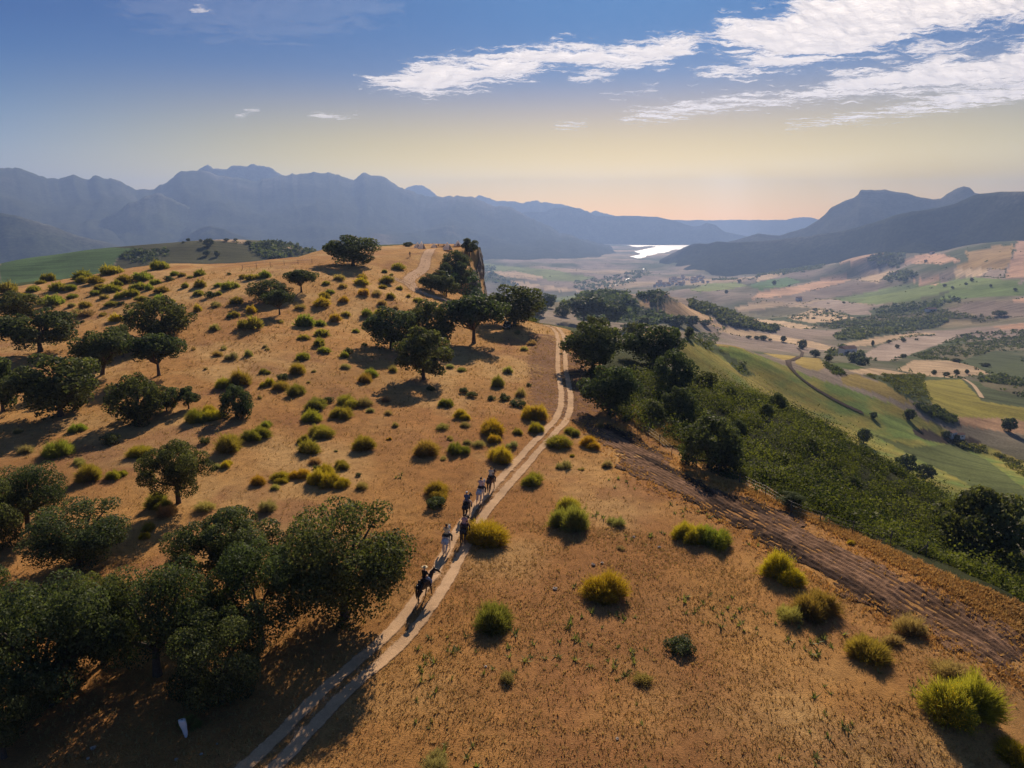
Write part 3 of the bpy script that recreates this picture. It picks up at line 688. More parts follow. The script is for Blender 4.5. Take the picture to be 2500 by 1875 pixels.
# ------------------------------------------------------------------ plant materials
def leaf_mat(name, dark, light, trans=0.25, use_obj=False, spec=0.25, tmul=(1.5, 1.6, 0.7)):
    m = bpy.data.materials.new(name); m.use_nodes = True
    nt = m.node_tree
    b = nt.nodes['Principled BSDF']
    out = nt.nodes['Material Output']
    ca = node(nt, 'ShaderNodeVertexColor', layer_name='Col')
    oi = node(nt, 'ShaderNodeObjectInfo')
    sep = node(nt, 'ShaderNodeSeparateColor')
    nt.links.new(ca.outputs['Color'], sep.inputs[0])
    if use_obj:
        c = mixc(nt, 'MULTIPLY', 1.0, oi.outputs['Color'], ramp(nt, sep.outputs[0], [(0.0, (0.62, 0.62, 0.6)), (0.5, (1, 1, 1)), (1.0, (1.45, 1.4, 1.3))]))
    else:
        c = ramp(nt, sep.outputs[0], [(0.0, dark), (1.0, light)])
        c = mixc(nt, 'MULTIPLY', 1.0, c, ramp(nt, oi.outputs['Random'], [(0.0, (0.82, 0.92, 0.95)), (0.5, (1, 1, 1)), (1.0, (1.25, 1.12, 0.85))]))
    nt.links.new(c, b.inputs['Base Color'])
    b.inputs['Roughness'].default_value = 0.6
    b.inputs['Specular IOR Level'].default_value = spec
    tr = node(nt, 'ShaderNodeBsdfTranslucent')
    tc = mixc(nt, 'MULTIPLY', 1.0, c, tmul)
    nt.links.new(tc, tr.inputs[0])
    mx = node(nt, 'ShaderNodeMixShader'); mx.inputs[0].default_value = trans
    nt.links.new(b.outputs[0], mx.inputs[1]); nt.links.new(tr.outputs[0], mx.inputs[2])
    nt.links.new(mx.outputs[0], out.inputs[0])
    return m
m_oak = leaf_mat('oak_leaves', (0.024, 0.036, 0.015), (0.155, 0.172, 0.082), 0.33, spec=0.06)
m_broom = leaf_mat('broom_stems', None, None, 0.52, True, 0.05, tmul=(1.35, 1.35, 0.75))
m_blossom = leaf_mat('broom_blossom', (0.42, 0.29, 0.012), (0.74, 0.54, 0.03), 0.4, spec=0.05)
m_scrub = leaf_mat('scrub_leaves', (0.014, 0.026, 0.007), (0.15, 0.158, 0.036), 0.36, spec=0.05)
m_ivy = leaf_mat('ivy_leaves', (0.02, 0.045, 0.016), (0.07, 0.12, 0.04), 0.25)
m_dry = leaf_mat('dry_grass_blades', (0.36, 0.205, 0.072), (0.62, 0.41, 0.17), 0.33, spec=0.02, tmul=(1.05, 1.05, 0.8))
m_weed = leaf_mat('weed_leaves', (0.12, 0.14, 0.04), (0.32, 0.30, 0.11), 0.3)

m_bark, nt, b = mat_new('bark')
geo = node(nt, 'ShaderNodeTexCoord')
n1 = noise(nt, 5.0, 6, 0.7, geo.outputs['Object'])
nt.links.new(ramp(nt, n1.outputs['Fac'], [(0.3, (0.03, 0.023, 0.017)), (0.7, (0.12, 0.095, 0.072))]), b.inputs['Base Color'])
b.inputs['Roughness'].default_value = 0.95
bp = node(nt, 'ShaderNodeBump'); bp.inputs['Strength'].default_value = 0.8
nt.links.new(n1.outputs['Fac'], bp.inputs['Height']); nt.links.new(bp.outputs[0], b.inputs['Normal'])

# ------------------------------------------------------------------ plant geometry
def unit(v): return v / np.maximum(np.linalg.norm(v, axis=1, keepdims=True), 1e-9)

def leaf_quads(P, N, size, rs, asp=0.62):
    """irregular leaf sprays at points P facing roughly N"""
    n = len(P)
    t = unit(np.cross(N, rs.normal(size=(n, 3))))
    u = np.cross(N, t)
    s = (size * rs.uniform(0.55, 1.35, n))[:, None]
    k = rs.uniform(0.4, 1.0, (n, 4))[..., None]
    v = np.stack([P - t * s * k[:, 0] - u * s * asp * 0.4, P + u * s * asp * -1.0 * k[:, 1] + t * s * 0.25, P + t * s * k[:, 2] + u * s * asp * 0.3, P + u * s * asp * k[:, 3] - t * s * 0.2], 1)
    return v.reshape(-1, 3), np.arange(n * 4).reshape(n, 4)

def lobes_dome(rs, n, a, b, zc, zmin, r0, r1, k0=0.55, squash=0.8):
    out = []
    while len(out) < n:
        d = rs.normal(size=3); d /= np.linalg.norm(d)
        k = rs.uniform(k0, 1.0)
        p = np.array((a * d[0] * k, a * d[1] * k, zc + b * d[2] * k))
        if p[2] < zmin:
            continue
        r = rs.uniform(r0, r1)
        out.append((*p, r, r * squash))
    return out

def crown_arrays(lobes, n, leaf, rs):
    L = np.array(lobes)
    w = L[:, 3] ** 2; w /= w.sum()
    i = rs.choice(len(L), n, p=w)
    d = unit(rs.normal(size=(n, 3)) + np.array((0, 0, 0.22)))
    k = 0.66 + 0.40 * rs.random(n) ** 0.6
    P = L[i, :3] + d * np.stack([L[i, 3], L[i, 3], L[i, 4]], 1) * k[:, None]
    N = unit(d + 0.65 * rs.normal(size=(n, 3)))
    v, f = leaf_quads(P, N, leaf, rs)
    lob_t = rs.uniform(-0.22, 0.22, len(L))
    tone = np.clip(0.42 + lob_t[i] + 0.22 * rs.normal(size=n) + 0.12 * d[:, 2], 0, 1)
    return v, f, np.repeat(tone, 4)

def tube(path, rad, seg=7):
    path = np.array(path, float); n = len(path)
    vs_, fs_ = [], []
    for i in range(n):
        d = path[min(i + 1, n - 1)] - path[max(i - 1, 0)]
        d /= np.linalg.norm(d) + 1e-9
        a = np.cross(d, (0.13, 0.97, 0.2)) if abs(d[1]) < 0.9 else np.cross(d, (1, 0, 0))
        a /= np.linalg.norm(a); c = np.cross(d, a)
        for j in range(seg):
            q = 2 * math.pi * j / seg
            vs_.append(path[i] + rad[i] * (math.cos(q) * a + math.sin(q) * c))
    for i in range(n - 1):
        for j in range(seg):
            fs_.append((i * seg + j, i * seg + (j + 1) % seg, (i + 1) * seg + (j + 1) % seg, (i + 1) * seg + j))
    # caps
    for base_i, rev in ((0, True), (n - 1, False)):
        c = len(vs_); vs_.append(path[base_i])
        for j in range(seg):
            a_, b_ = base_i * seg + j, base_i * seg + (j + 1) % seg
            fs_.append((b_, a_, c, c) if rev else (a_, b_, c, c))
    return vs_, fs_

def join_parts(parts):
    V_, F_ = [], []
    o = 0
    for v, f in parts:
        V_ += [tuple(p) for p in v]
        for q in f:
            q = [x + o for x in q]
            F_.append(q[:3] if q[2] == q[3] else q)
        o += len(v)
    return V_, F_

def py_mesh(name, parts, mat, smooth=True):
    v, f = join_parts(parts)
    me = bpy.data.meshes.new(name)
    me.from_pydata(v, [], f)
    me.update()
    if mat: me.materials.append(mat)
    me.polygons.foreach_set('use_smooth', [smooth] * len(me.polygons))
    return me

def trunk_mesh(name, rs, zb, a, lobes, r=0.34, lean=0.0, nlimb=6):
    top = np.array((lean, 0.15 * rs.normal(), zb))
    parts = [tube([(0, 0, -0.5), (0.0, 0.02, 0.1), (lean * 0.3, 0.05, zb * 0.5), top], [r * 1.5, r * 1.15, r * 0.85, r * 0.7], 9)]
    idx_ = rs.choice(len(lobes), min(nlimb, len(lobes)), replace=False)
    for i in idx_:
        e = np.array(lobes[i][:3]); m_ = top * 0.45 + e * 0.55 + rs.normal(size=3) * 0.25; m_[2] -= 0.25
        parts.append(tube([top - (0, 0, 0.3), m_, e], [r * 0.55, r * 0.36, r * 0.12], 6))
    return py_mesh(name, parts, m_bark)

# oak prototypes: about 10 m wide and 8 m tall
OAKS = {}
def make_oak(key, seed, kind, n, leaf):
    rs = np.random.default_rng(seed)
    lean = 0.0; r = 0.34; zb = 2.2; nl = 7
    if kind == 'dome':
        lob = lobes_dome(rs, 62, 3.9, 3.2, 3.9, 0.9, 0.6, 1.4)
    elif kind == 'double':
        lob = [(x - 2.4, y, z, r_, s) for x, y, z, r_, s in lobes_dome(rs, 28, 2.0, 2.7, 3.6, 0.9, 0.8, 1.5)] + [(x + 2.1, y, z + 0.4, r_, s) for x, y, z, r_, s in lobes_dome(rs, 32, 2.3, 2.9, 4.0, 1.0, 0.8, 1.5)]
    elif kind == 'umbrella':
        lob = lobes_dome(rs, 46, 4.0, 2.0, 5.0, 3.1, 0.75, 1.35, 0.35); zb = 2.6; nl = 9; r = 0.3
    elif kind == 'open':
        lob = lobes_dome(rs, 19, 3.7, 2.9, 4.5, 1.9, 0.8, 1.4, 0.7) + lobes_dome(rs, 12, 2.0, 1.8, 4.9, 2.6, 0.7, 1.2); zb = 2.6; nl = 9
    elif kind == 'lean':
        lob = [(x + 0.12 * z * 3 - 1.2, y, z, r_, s) for x, y, z, r_, s in lobes_dome(rs, 38, 3.5, 2.7, 4.4, 1.7, 0.85, 1.5)]; lean = 0.9; zb = 2.6
    elif kind == 'tall':
        lob = lobes_dome(rs, 54, 3.1, 3.3, 4.3, 1.0, 0.6, 1.35)
        lob = [(x * (1.45 - 0.05 * z), y * 1.3, z, r_, s) for x, y, z, r_, s in lob]
    elif kind == 'bushy':
        lob = lobes_dome(rs, 60, 4.1, 3.4, 3.2, 0.5, 0.6, 1.35); zb = 1.4
    v, f, t_ = crown_arrays(lob, n, leaf, rs)
    # fit the crown to its nominal size
    ext = np.percentile(np.abs(v[:, 0]), 99.2); top = np.percentile(v[:, 2], 99.7)
    sx, sz = 5.0 / ext, 8.0 / top
    v[:, :2] *= sx; v[:, 2] *= sz
    lob = [(x * sx, y * sx, z * sz, r_, s) for x, y, z, r_, s in lob]
    me = np_mesh('crown', v, f, m_oak, False, np.repeat(t_[:, None], 3, 1))
    OAKS[key] = (me, trunk_mesh('trunk', rs, zb, 0, lob, r, lean, nl))
KINDS = ['dome', 'double', 'umbrella', 'open', 'lean', 'tall', 'bushy']
for i, k in enumerate(KINDS):
    make_oak(k + '_near', 100 + i, k, 27000, 0.125)
    make_oak(k + '_mid', 200 + i, k, 9500, 0.25)
    make_oak(k + '_far', 300 + i, k, 1500, 0.62)

def tree(px, py, w, h, kind, label, short=None, rz=None, cat='tree', name='oak_tree', group=None, rmin=20.0, tint=None, lod=None):
    """an oak whose foot shows at (px, py) of the photograph, w and h its size there in pixels"""
    p = at(px, py, rmin)
    zc = depth(p)
    wm, hm = w * zc / FPX, h * zc / FPX * 1.04
    lod = lod or ('near' if zc < 78 else 'mid' if zc < 210 else 'far')
    cm, tm = OAKS[kind + '_' + lod]
    o = empty(name, (p.x, p.y, p.z - 0.05), rz if rz is not None else rng.uniform(-0.5, 0.5) + (math.pi if rng.random() < 0.4 else 0), (wm / 10, wm / 10, hm / 8))
    c = mesh_obj('crown', cm, o); t_ = mesh_obj('trunk', tm, o)
    tag(o, label, cat, group)
    o['_px'] = px; o['_py'] = py - h * 0.5
    if short: LAND.append((px, py - h * 0.4, short))
    PLACED.append((p.x, p.y, wm / 2))
    return o
LAND = []      # landmarks for wording: photo x, y and a phrase
PLACED = []

S4 = lambda x, y: (x / 3.0157, 650 + y / 3.0157)
# the nearest oaks, bottom left
G_FG = 'oaks in the dark foreground clump'
tree(842, 1508, 305, 295, 'dome', 'biggest dark oak of the foreground clump, nearest to the horse riders', 'the big oak beside the riders', 0.4, group=G_FG)
tree(640, 1575, 250, 262, 'tall', 'dark oak wedged behind the biggest foreground oak', None, 0.9, group=G_FG)
tree(560, 1440, 275, 212, 'open', 'airy dark oak at the upper left of the foreground clump', 'the airy foreground oak', 0.2, group=G_FG)
tree(385, 1648, 300, 285, 'double', 'broad foreground oak with a bare limb showing in its middle', None, 0.1, group=G_FG)
tree(545, 1712, 250, 225, 'bushy', 'low black shaded oak at the bottom of the foreground clump', None, 2.0, group=G_FG)
tree(120, 1722, 300, 330, 'dome', 'teal green oak filling the lower left corner', None, 2.6, group=G_FG)
tree(255, 1620, 200, 230, 'tall', 'oak between the corner oak and the broad foreground oak', None, 1.3, group=G_FG)
tree(-30, 1640, 240, 270, 'bushy', 'foreground oak cut by the left edge above the corner', None, 1.1, group=G_FG)
tree(10, 1850, 190, 230, 'tall', 'lowest oak cut by the left bottom corner', None, 0.3, group=G_FG)
tree(195, 1378, 225, 160, 'dome', 'sunlit olive green oak left of the bare golden gap', None, 0.5)
tree(70, 1295, 200, 165, 'double', 'broad oak at the left edge behind the sunlit olive green one', None, 0.0)
tree(-15, 1345, 190, 180, 'bushy', 'oak cut by the left edge below the broad one', None, 2.2)
tree(436, 1228, 172, 158, 'open', 'lone oak with a bare forked trunk and a gap in its crown', 'the lone oak with the gap in its crown', 0.15)
# oaks of the left slope
tree(46, 780, 108, 66, 'dome', 'dark round oak at the left edge below the broom thicket', 'the round oak at the left edge', 0.2)
tree(99, 859, 178, 100, 'double', 'wide two crowned oak near the left edge', 'the two crowned oak', 0.1)
tree(391, 823, 156, 92, 'bushy', 'wide low dense oak with yellow broom against it', 'the wide low oak', 0.3)
tree(300, 872, 85, 74, 'open', 'thin crowned oak behind the leaning oak', None, 0.5)
tree(250, 915, 140, 106, 'lean', 'leaning oak with a dark slanting trunk', 'the leaning oak', 0.0)
tree(388, 917, 132, 98, 'umbrella', 'flat topped oak with two thin stems', 'the flat topped oak', 0.3)
tree(149, 1016, 192, 146, 'dome', 'largest oak of the left slope', 'the largest slope oak', 0.8)
tree(8, 1004, 118, 136, 'tall', 'tall oak cut by the left edge beside the largest slope oak', None, 0.4)
tree(335, 1028, 132, 110, 'bushy', 'compact rounded oak right of the largest slope oak', 'the compact rounded oak', 0.5)
tree(407, 1004, 68, 62, 'dome', 'small oak touching the compact rounded one', None, 0.5)
tree(461, 998, 56, 52, 'open', 'little slanting oak beside golden broom', 'the little slanting oak', 0.4)
tree(577, 1018, 82, 76, 'bushy', 'little black oak amid yellow broom', 'the little black oak', 1.2)
tree(862, 649, 132, 70, 'dome', 'big dark oak standing on the hill crest', 'the big crest oak', 0.1, lod='mid')
tree(657, 731, 104, 46, 'bushy', 'low dark oak of the trio on the upper slope', 'the low oak of the trio', 0.2, lod='mid')
tree(736, 713, 80, 52, 'umbrella', 'dark oak at the right of the trio on the upper slope', 'the right oak of the trio', 0.4, lod='mid')
tree(683, 768, 72, 58, 'umbrella', 'small oak with a clear single trunk below the trio', 'the small single trunked oak', 0.9, lod='mid')
tree(955, 852, 124, 98, 'dome', 'dark dense oak at the left of the middle grove', 'the left oak of the middle grove', 0.2)
tree(1045, 838, 128, 100, 'bushy', 'broad oak in the back of the middle grove', None, 0.9)
tree(1034, 927, 140, 124, 'tall', 'nearest oak of the middle grove with shaded trunk', 'the nearest oak of the middle grove', 0.5)
tree(1157, 838, 162, 110, 'umbrella', 'spreading oak with a thick dark trunk and airy crown', 'the spreading oak', 0.2)
tree(1256, 797, 142, 96, 'dome', 'dark oak above the parked car', 'the oak above the parked car', 0.6)
# right of the track
tree(1425, 793, 106, 72, 'umbrella', 'umbrella shaped oak on the skyline right of the track', 'the umbrella oak', 0.1)
tree(1488, 801, 80, 62, 'umbrella', 'smaller umbrella oak with thin stems against the valley', None, 0.8)
tree(1447, 905, 136, 112, 'dome', 'dense oak beside the bend of the track', 'the dense oak by the track bend', 0.3)
tree(1452, 842, 98, 66, 'bushy', 'low oak tucked behind the dense track oak', None, 1.4)
tree(1487, 1011, 128, 116, 'dome', 'rounded greyish oak at the head of the ploughed strip', 'the rounded oak at the ploughed strip', 1.0)
tree(1592, 893, 138, 98, 'dome', 'dark oak at the top of the scrub slope', None, 0.6)
tree(1642, 950, 108, 92, 'bushy', 'black green oak lower down the top of the scrub slope', None, 0.2)
tree(1660, 1018, 88, 72, 'bushy', 'oak sunk among the bright scrub', None, 1.9)
tree(1545, 842, 52, 54, 'tall', 'dull grey green tree between the two oak groups', None, 0.3)
tree(1730, 1142, 160, 128, 'bushy', 'grey green bushy oak beside the fence', 'the bushy oak by the fence', 0.7)
tree(1723, 953, 52, 46, 'dome', 'small oak at the crest of the scrub slope', None, 0.4)
tree(1592, 1026, 62, 48, 'bushy', 'small grey bush oak behind the pale grass mound', None, 0.8)
tree(2390, 1402, 222, 212, 'tall', 'big black green oak cut by the right edge beyond the fence', 'the big oak at the right edge', 0.4)
tree(1925, 1238, 72, 40, 'open', 'pale silvery shrub leaning over the fence line', None, 0.4, cat='shrub', name='silver_shrub')
GS = 'dark trees rising from the scrub slope'
tree(1896, 1000, 44, 40, 'bushy', 'rounded dark tree near the crest of the scrub slope', None, 0.2, group=GS)
tree(1871, 1024, 38, 38, 'tall', 'dark tree just below the rounded one near the scrub crest', None, 0.9, group=GS)
tree(1974, 1098, 40, 30, 'bushy', 'dark bush tree in the middle of the scrub slope', None, 0.9, group=GS)
tree(2108, 1082, 40, 36, 'dome', 'dark tree on the right brow of the scrub slope', None, 0.1, group=GS)
tree(2211, 1150, 50, 40, 'bushy', 'broad dark bush right of the brow tree', None, 0.5, group=GS)
tree(2255, 1172, 46, 40, 'tall', 'dark tree lower right on the scrub slope', None, 1.5, group=GS)
tree(1800, 1060, 44, 36, 'bushy', 'dark bush tree left of centre on the scrub slope', None, 0.5, group=GS)
tree(1780, 975, 40, 32, 'bushy', 'dark bush below the small crest oak', None, 1.1, group=GS)
tree(2080, 1200, 50, 38, 'bushy', 'dark bush above the fence on the lower scrub slope', None, 0.3, group=GS)
# around the rock face
GC = 'trees clothing the rock face'
tree(1112, 660, 70, 46, 'bushy', 'dense tree just below the tents on the rock face', 'the dense tree below the tents', 0.4, group=GC, lod='mid')
tree(1051, 710, 52, 40, 'dome', 'dark tree beside the bend of the upper track', 'the tree at the upper track bend', 0.2, group=GC, lod='mid')
tree(1090, 724, 60, 48, 'tall', 'round tree with a thin trunk at the foot of the rock face', None, 0.9, group=GC, lod='mid')
tree(1088, 672, 32, 30, 'bushy', 'small dark tree left on the rock face', None, 0.4, group=GC, lod='mid')
tree(1146, 624, 52, 40, 'open', 'tree crowning the top of the cliff', None, 0.6, group=GC, lod='mid')
tree(1126, 694, 54, 52, 'tall', 'tree halfway down the rock face', None, 0.1, group=GC, lod='mid')
tree(997, 602, 24, 11, 'bushy', 'low dark bush left of the tents on the crest', None, 0.1, cat='bush', name='oak_bush', lod='far')
tree(1336, 752, 46, 34, 'dome', 'dark tree in the saddle behind the track crest', None, 0.1, lod='mid')
tree(1305, 768, 60, 34, 'bushy', 'low bush oak behind the track crest', None, 0.7, lod='mid')
tree(1215, 748, 46, 30, 'bushy', 'bush oak at the foot of the cliff', None, 0.3, lod='mid')
tree(1372, 772, 40, 26, 'bushy', 'bush oak left of the umbrella oak', None, 0.3, lod='mid')
tree(1072, 690, 34, 30, 'dome', 'tree just above the one at the upper track bend', None, 0.5, group=GC, lod='mid')
# trees of the valley that can be told apart
tree(2220, 1026, 33, 28, 'dome', 'round lone tree at the end of the bushy strip in the pasture', None, 0.2, rmin=230)
tree(2463, 1053, 38, 33, 'dome', 'round lone tree near the right edge on bare ground', None, 1.2, rmin=230)
tree(1655, 795, 46, 25, 'bushy', 'dark flat oak on top of the striped stubble knoll', None, 0.3, rmin=215)
tree(1690, 795, 44, 24, 'dome', 'darker oak beside it at the right of the knoll top', None, 0.7, rmin=215)
tree(1572, 801, 40, 26, 'dome', 'lone dark oak behind the striped stubble plot', None, 0.7, rmin=215)
tree(1533, 808, 34, 18, 'bushy', 'low oak at the left end of the striped stubble plot', None, 0.7, rmin=215)
tree(1722, 794, 28, 13, 'bushy', 'small bush oak right of the knoll top', None, 0.7, rmin=215)
tree(1681, 826, 22, 28, 'tall', 'narrow dark tree below the knoll top', None, 0.1, rmin=215)
tree(1645, 832, 34, 26, 'bushy', 'bushy oak at the right side of the striped stubble plot', None, 0.1, rmin=215)
tree(1912, 835, 16, 15, 'dome', 'roundest tree of the hedge above the green hillside', None, 0.1, rmin=230)
tree(1958, 852, 22, 22, 'bushy', 'dark tree at the top of the curving track', None, 0.1, rmin=230)
FAR_TREES = [(1828,826,14,7),(1847,828,14,8),(1863,830,22,11),(1880,832,10,6),(1990,872,26,18),(2022,882,22,16),(2085,885,36,24),(2104,893,34,20),(2260,640,7,6),(1890,696,12,11),(2335,884,30,9),(2405,895,24,9),
  (2280,915,14,12),(2310,918,16,10),(2335,916,14,14),(2360,912,12,10),(1805,690,10,8),(1927,700,6,5),(1773,717,10,9),(2170,838,11,9),(2205,835,13,10),(2190,850,11,9),(2130,845,9,14),(2206,874,18,10),(2070,868,14,9),
  (2306,700,9,7),(2358,696,8,6),(2418,700,8,6),(2372,687,10,8),(2478,710,10,7),(2440,772,34,14),(2325,705,8,6),(1990,758,12,6),(2018,762,8,6),(2060,741,8,5),
  (388,590,12,8),(425,590,11,7),(460,589,11,7),(490,590,9,6),(447,594,8,5),(511,601,25,18),(553,589,14,7),(575,588,11,6),(607,595,16,7),(655,604,18,14),(680,603,13,10),(707,599,14,7),(725,598,12,6),(745,597,9,6),(787,602,10,7),(33,623,13,7),(57,624,18,7),(143,609,9,5),
  (505,625,18,14),(530,627,16,14)]
for (x_, y_, w_, h_) in FAR_TREES:
    side_ = 'left' if x_ < 900 else 'right'
    tree(x_, y_, w_, h_, ['dome', 'bushy', 'tall'][int(rng.integers(3))], 'small dark far tree on the hazy ridge left of the tents' if x_ < 900 else 'small dark far tree dotted on the right valley fields', None, lod='far', rmin=380 if x_ < 900 else 260, group='far trees on the left ridge' if x_ < 900 else 'far trees in the right valley')
# ------------------------------------------------------------------ broom shrubs: one dome of fine upright stems each
def broom_arrays(rs, n, spread=1.0, up=0.62, wdt=0.020, jag=0.16):
    """unit dome: radius 1 across, about 1.1 tall"""
    az = rs.uniform(0, 2 * np.pi, n); ct = rs.random(n) ** up
    st = np.sqrt(1 - ct ** 2)
    lump = 1 + 0.16 * np.sin(3 * az + rs.uniform(0, 6)) + 0.10 * np.sin(5 * az + rs.uniform(0, 6))
    ln = (0.82 + jag * rs.normal(size=n)) * lump
    d = np.stack([np.cos(az) * st, np.sin(az) * st, ct * 1.12], 1)
    tip = d * ln[:, None]
    base_ = d * np.array((0.30, 0.30, 0.0)) * rs.uniform(0.1, 1, n)[:, None] + np.array((0, 0, 0.0))
    mid = base_ * 0.35 + tip * 0.65 + np.array((0, 0, 0.05))
    side_ = unit(np.cross(tip - base_, rs.normal(size=(n, 3))))
    w_ = wdt * rs.uniform(0.7, 1.6, n)[:, None]
    v = np.stack([base_, mid + side_ * w_, tip + side_ * w_ * 0.5, mid * 0.6 + tip * 0.4 - side_ * w_ * 1.2], 1).reshape(-1, 3)
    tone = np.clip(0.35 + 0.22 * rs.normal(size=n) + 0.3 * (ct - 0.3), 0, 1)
    return v, np.arange(n * 4).reshape(n, 4), tone, tip, az, ct
BROOM = {}
def sprays(tip, ct, rs, n, ln, wd):
    """short fine twigs all over the outer shell, so that the dome looks soft"""
    k = rs.integers(0, len(tip), n)
    P = tip[k] * rs.uniform(0.55, 1.0, (n, 1)) + rs.normal(size=(n, 3)) * 0.03
    d = unit(unit(tip[k]) + np.array((0, 0, 0.35)) + 0.45 * rs.normal(size=(n, 3)))
    sd = unit(np.cross(d, rs.normal(size=(n, 3)))) * (wd * rs.uniform(0.6, 1.4, n))[:, None]
    L_ = (ln * rs.uniform(0.5, 1.3, n))[:, None]
    v = np.stack([P - sd, P + sd, P + d * L_ + sd * 0.3, P + d * L_ - sd * 0.3], 1).reshape(-1, 3)
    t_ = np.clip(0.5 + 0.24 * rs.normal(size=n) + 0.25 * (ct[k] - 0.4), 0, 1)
    return v, t_
def broom_set(q, lod, thin=1.0):
    rs = np.random.default_rng(40 + q)
    near = lod == 'near'
    nd = [2, 3, 4, 3, 2, 4, 3][q % 7]
    cs = [(rs.uniform(-.55, .55), rs.uniform(-.4, .4), rs.uniform(.45, .85)) for _ in range(nd)]
    V_, T_, B_ = [], [], []
    for (cx, cy, sc_) in cs:
        v, f, t_, tip, az, ct = broom_arrays(rs, int((3600 if near else 700) * thin / nd), wdt=0.009 if near else 0.04, jag=0.10, up=0.75)
        v2, t2 = sprays(tip, ct, rs, int((15000 if near else 1700) * thin / nd), 0.17 if near else 0.26, 0.0065 if near else 0.034)
        o_ = np.array((cx, cy, 0)); s3 = np.array((sc_, sc_, sc_ * rs.uniform(0.8, 1.1)))
        V_ += [v * s3 + o_, v2 * s3 + o_]; T_ += [np.repeat(t_ * 0.8, 4), np.repeat(t2, 4)]
        # blossom sits on patches of the shell
        msk = (np.sin(az * 2 + q) + 0.7 * np.sin(5 * az + 5 * ct) + 0.9 * ct + 0.5 * rs.normal(size=len(az)) > 0.35) & (ct > 0.15)
        B_.append((tip[msk] * s3 + o_))
    v = np.concatenate(V_); t_ = np.concatenate(T_)
    fit = np.array((1.0 / np.percentile(np.abs(v[:, 0]), 98), 1.0 / np.percentile(np.abs(v[:, 1]), 98) * 0.92, 1.0 / np.percentile(v[:, 2], 99)))
    v = v * fit; B_ = [b_ * fit for b_ in B_]
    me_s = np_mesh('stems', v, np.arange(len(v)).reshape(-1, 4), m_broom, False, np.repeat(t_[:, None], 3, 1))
    B = np.concatenate(B_)
    out = [me_s]
    for frac in (0.35, 1.0):
        kk = B[rs.random(len(B)) < frac] if frac < 1 else B
        # the light blossom keeps to one side
        if frac < 1:
            kk = B[(B[:, 0] * math.cos(q) + B[:, 1] * math.sin(q)) > 0.1]
        kk = np.repeat(kk, 3 if near else 1, 0)
        kk = kk * rs.uniform(0.84, 1.03, (len(kk), 1)) + rs.normal(size=kk.shape) * 0.025
        vb, fb = leaf_quads(kk, unit(rs.normal(size=kk.shape) + unit(kk)), 0.020 if near else 0.055, rs, 0.7)
        out.append(np_mesh('blossom', vb, fb, m_blossom, False, np.repeat(np.repeat(rs.random(len(kk)), 4)[:, None], 3, 1)))
    return out
for q in range(7):
    n_ = broom_set(q, 'near'); f_ = broom_set(q, 'far')
    BROOM[q] = (n_[0], n_[1], n_[2], f_[0], f_[2])
    if q < 4:
        BROOM['s', q] = (broom_set(q + 2, 'near', 0.30)[0], broom_set(q + 2, 'far', 0.45)[0])
BUSH = {}
for q in range(3):
    rs = np.random.default_rng(60 + q)
    for lod, n_, lf in (('near', 2600, 0.075), ('far', 600, 0.15)):
        lob = lobes_dome(rs, 22, 0.72, 0.50, 0.40, 0.1, 0.22, 0.38)
        v, f, t_ = crown_arrays(lob, n_, lf, rs)
        v[:, 2] = np.maximum(v[:, 2], -0.05)
        BUSH[q, lod] = np_mesh('foliage', v, f, m_oak, False, np.repeat(t_[:, None], 3, 1))

# crop frames used while reading the photograph
A = [('A', 0, 650, 3.0157)]
SHR_A = '''80,200,150,g 330,280,110,g 370,110,100,g 300,130,70,g 450,190,140,g 440,285,130,g 460,235,110,g 370,315,90,s 540,180,90,g 590,130,100,g 640,105,130,g 810,60,150,g 620,310,90,g 545,300,70,s
720,130,110,g 700,215,80,g 690,165,110,g 830,195,130,g 760,175,100,g 770,240,80,s 870,240,80,y 930,130,130,g 1090,105,140,g 1040,170,90,g 970,225,110,g 990,180,80,g 1080,180,80,g 1130,140,100,g 1200,195,100,g 1185,250,80,g
1240,110,90,d 1270,70,80,g 1165,25,130,g 1040,255,80,g 805,300,90,g 895,290,70,d 580,375,100,s 660,370,120,s 745,370,60,g 840,420,110,y 610,415,40,d 965,350,60,s 1110,290,80,g 1160,300,110,s 1440,340,90,y 1260,275,60,g
1380,160,70,g 1465,160,100,g 1460,220,80,g 1600,155,70,g 1545,235,90,d 1620,215,55,g 1700,175,130,g 1660,175,60,s 1730,285,100,g 1580,305,90,s 1720,375,90,m 1690,385,60,d 1875,345,90,y 1480,70,90,g 1500,55,60,s 1685,65,45,d
1780,95,80,g 1860,105,100,g 1950,85,100,g 1560,480,90,s 1840,465,170,g 2060,420,60,s 1640,620,70,s 1590,670,80,s 1690,690,100,s 1850,665,90,s 1505,765,40,s 1640,900,130,g 1810,890,180,m 1950,800,80,g 1950,890,110,y
600,1215,140,g 455,1405,190,g 180,1380,110,s 575,1475,120,s 820,1320,150,d 1035,1400,170,m 700,1570,230,g 890,1565,140,g 1400,1165,170,m 1510,1090,120,y 1580,1145,140,y 1510,1310,100,d 1870,1285,190,g 1730,1375,240,g
1970,1190,90,g 1680,1480,90,y 1920,1615,110,y 2050,1600,150,m 2030,1650,70,s 150,1230,70,s 240,190,90,g 190,240,100,g 520,240,80,g 1330,80,60,g 1400,90,50,s 1940,600,50,s 1610,1490,60,s 1420,620,50,s 1020,300,60,g 860,150,90,g'''
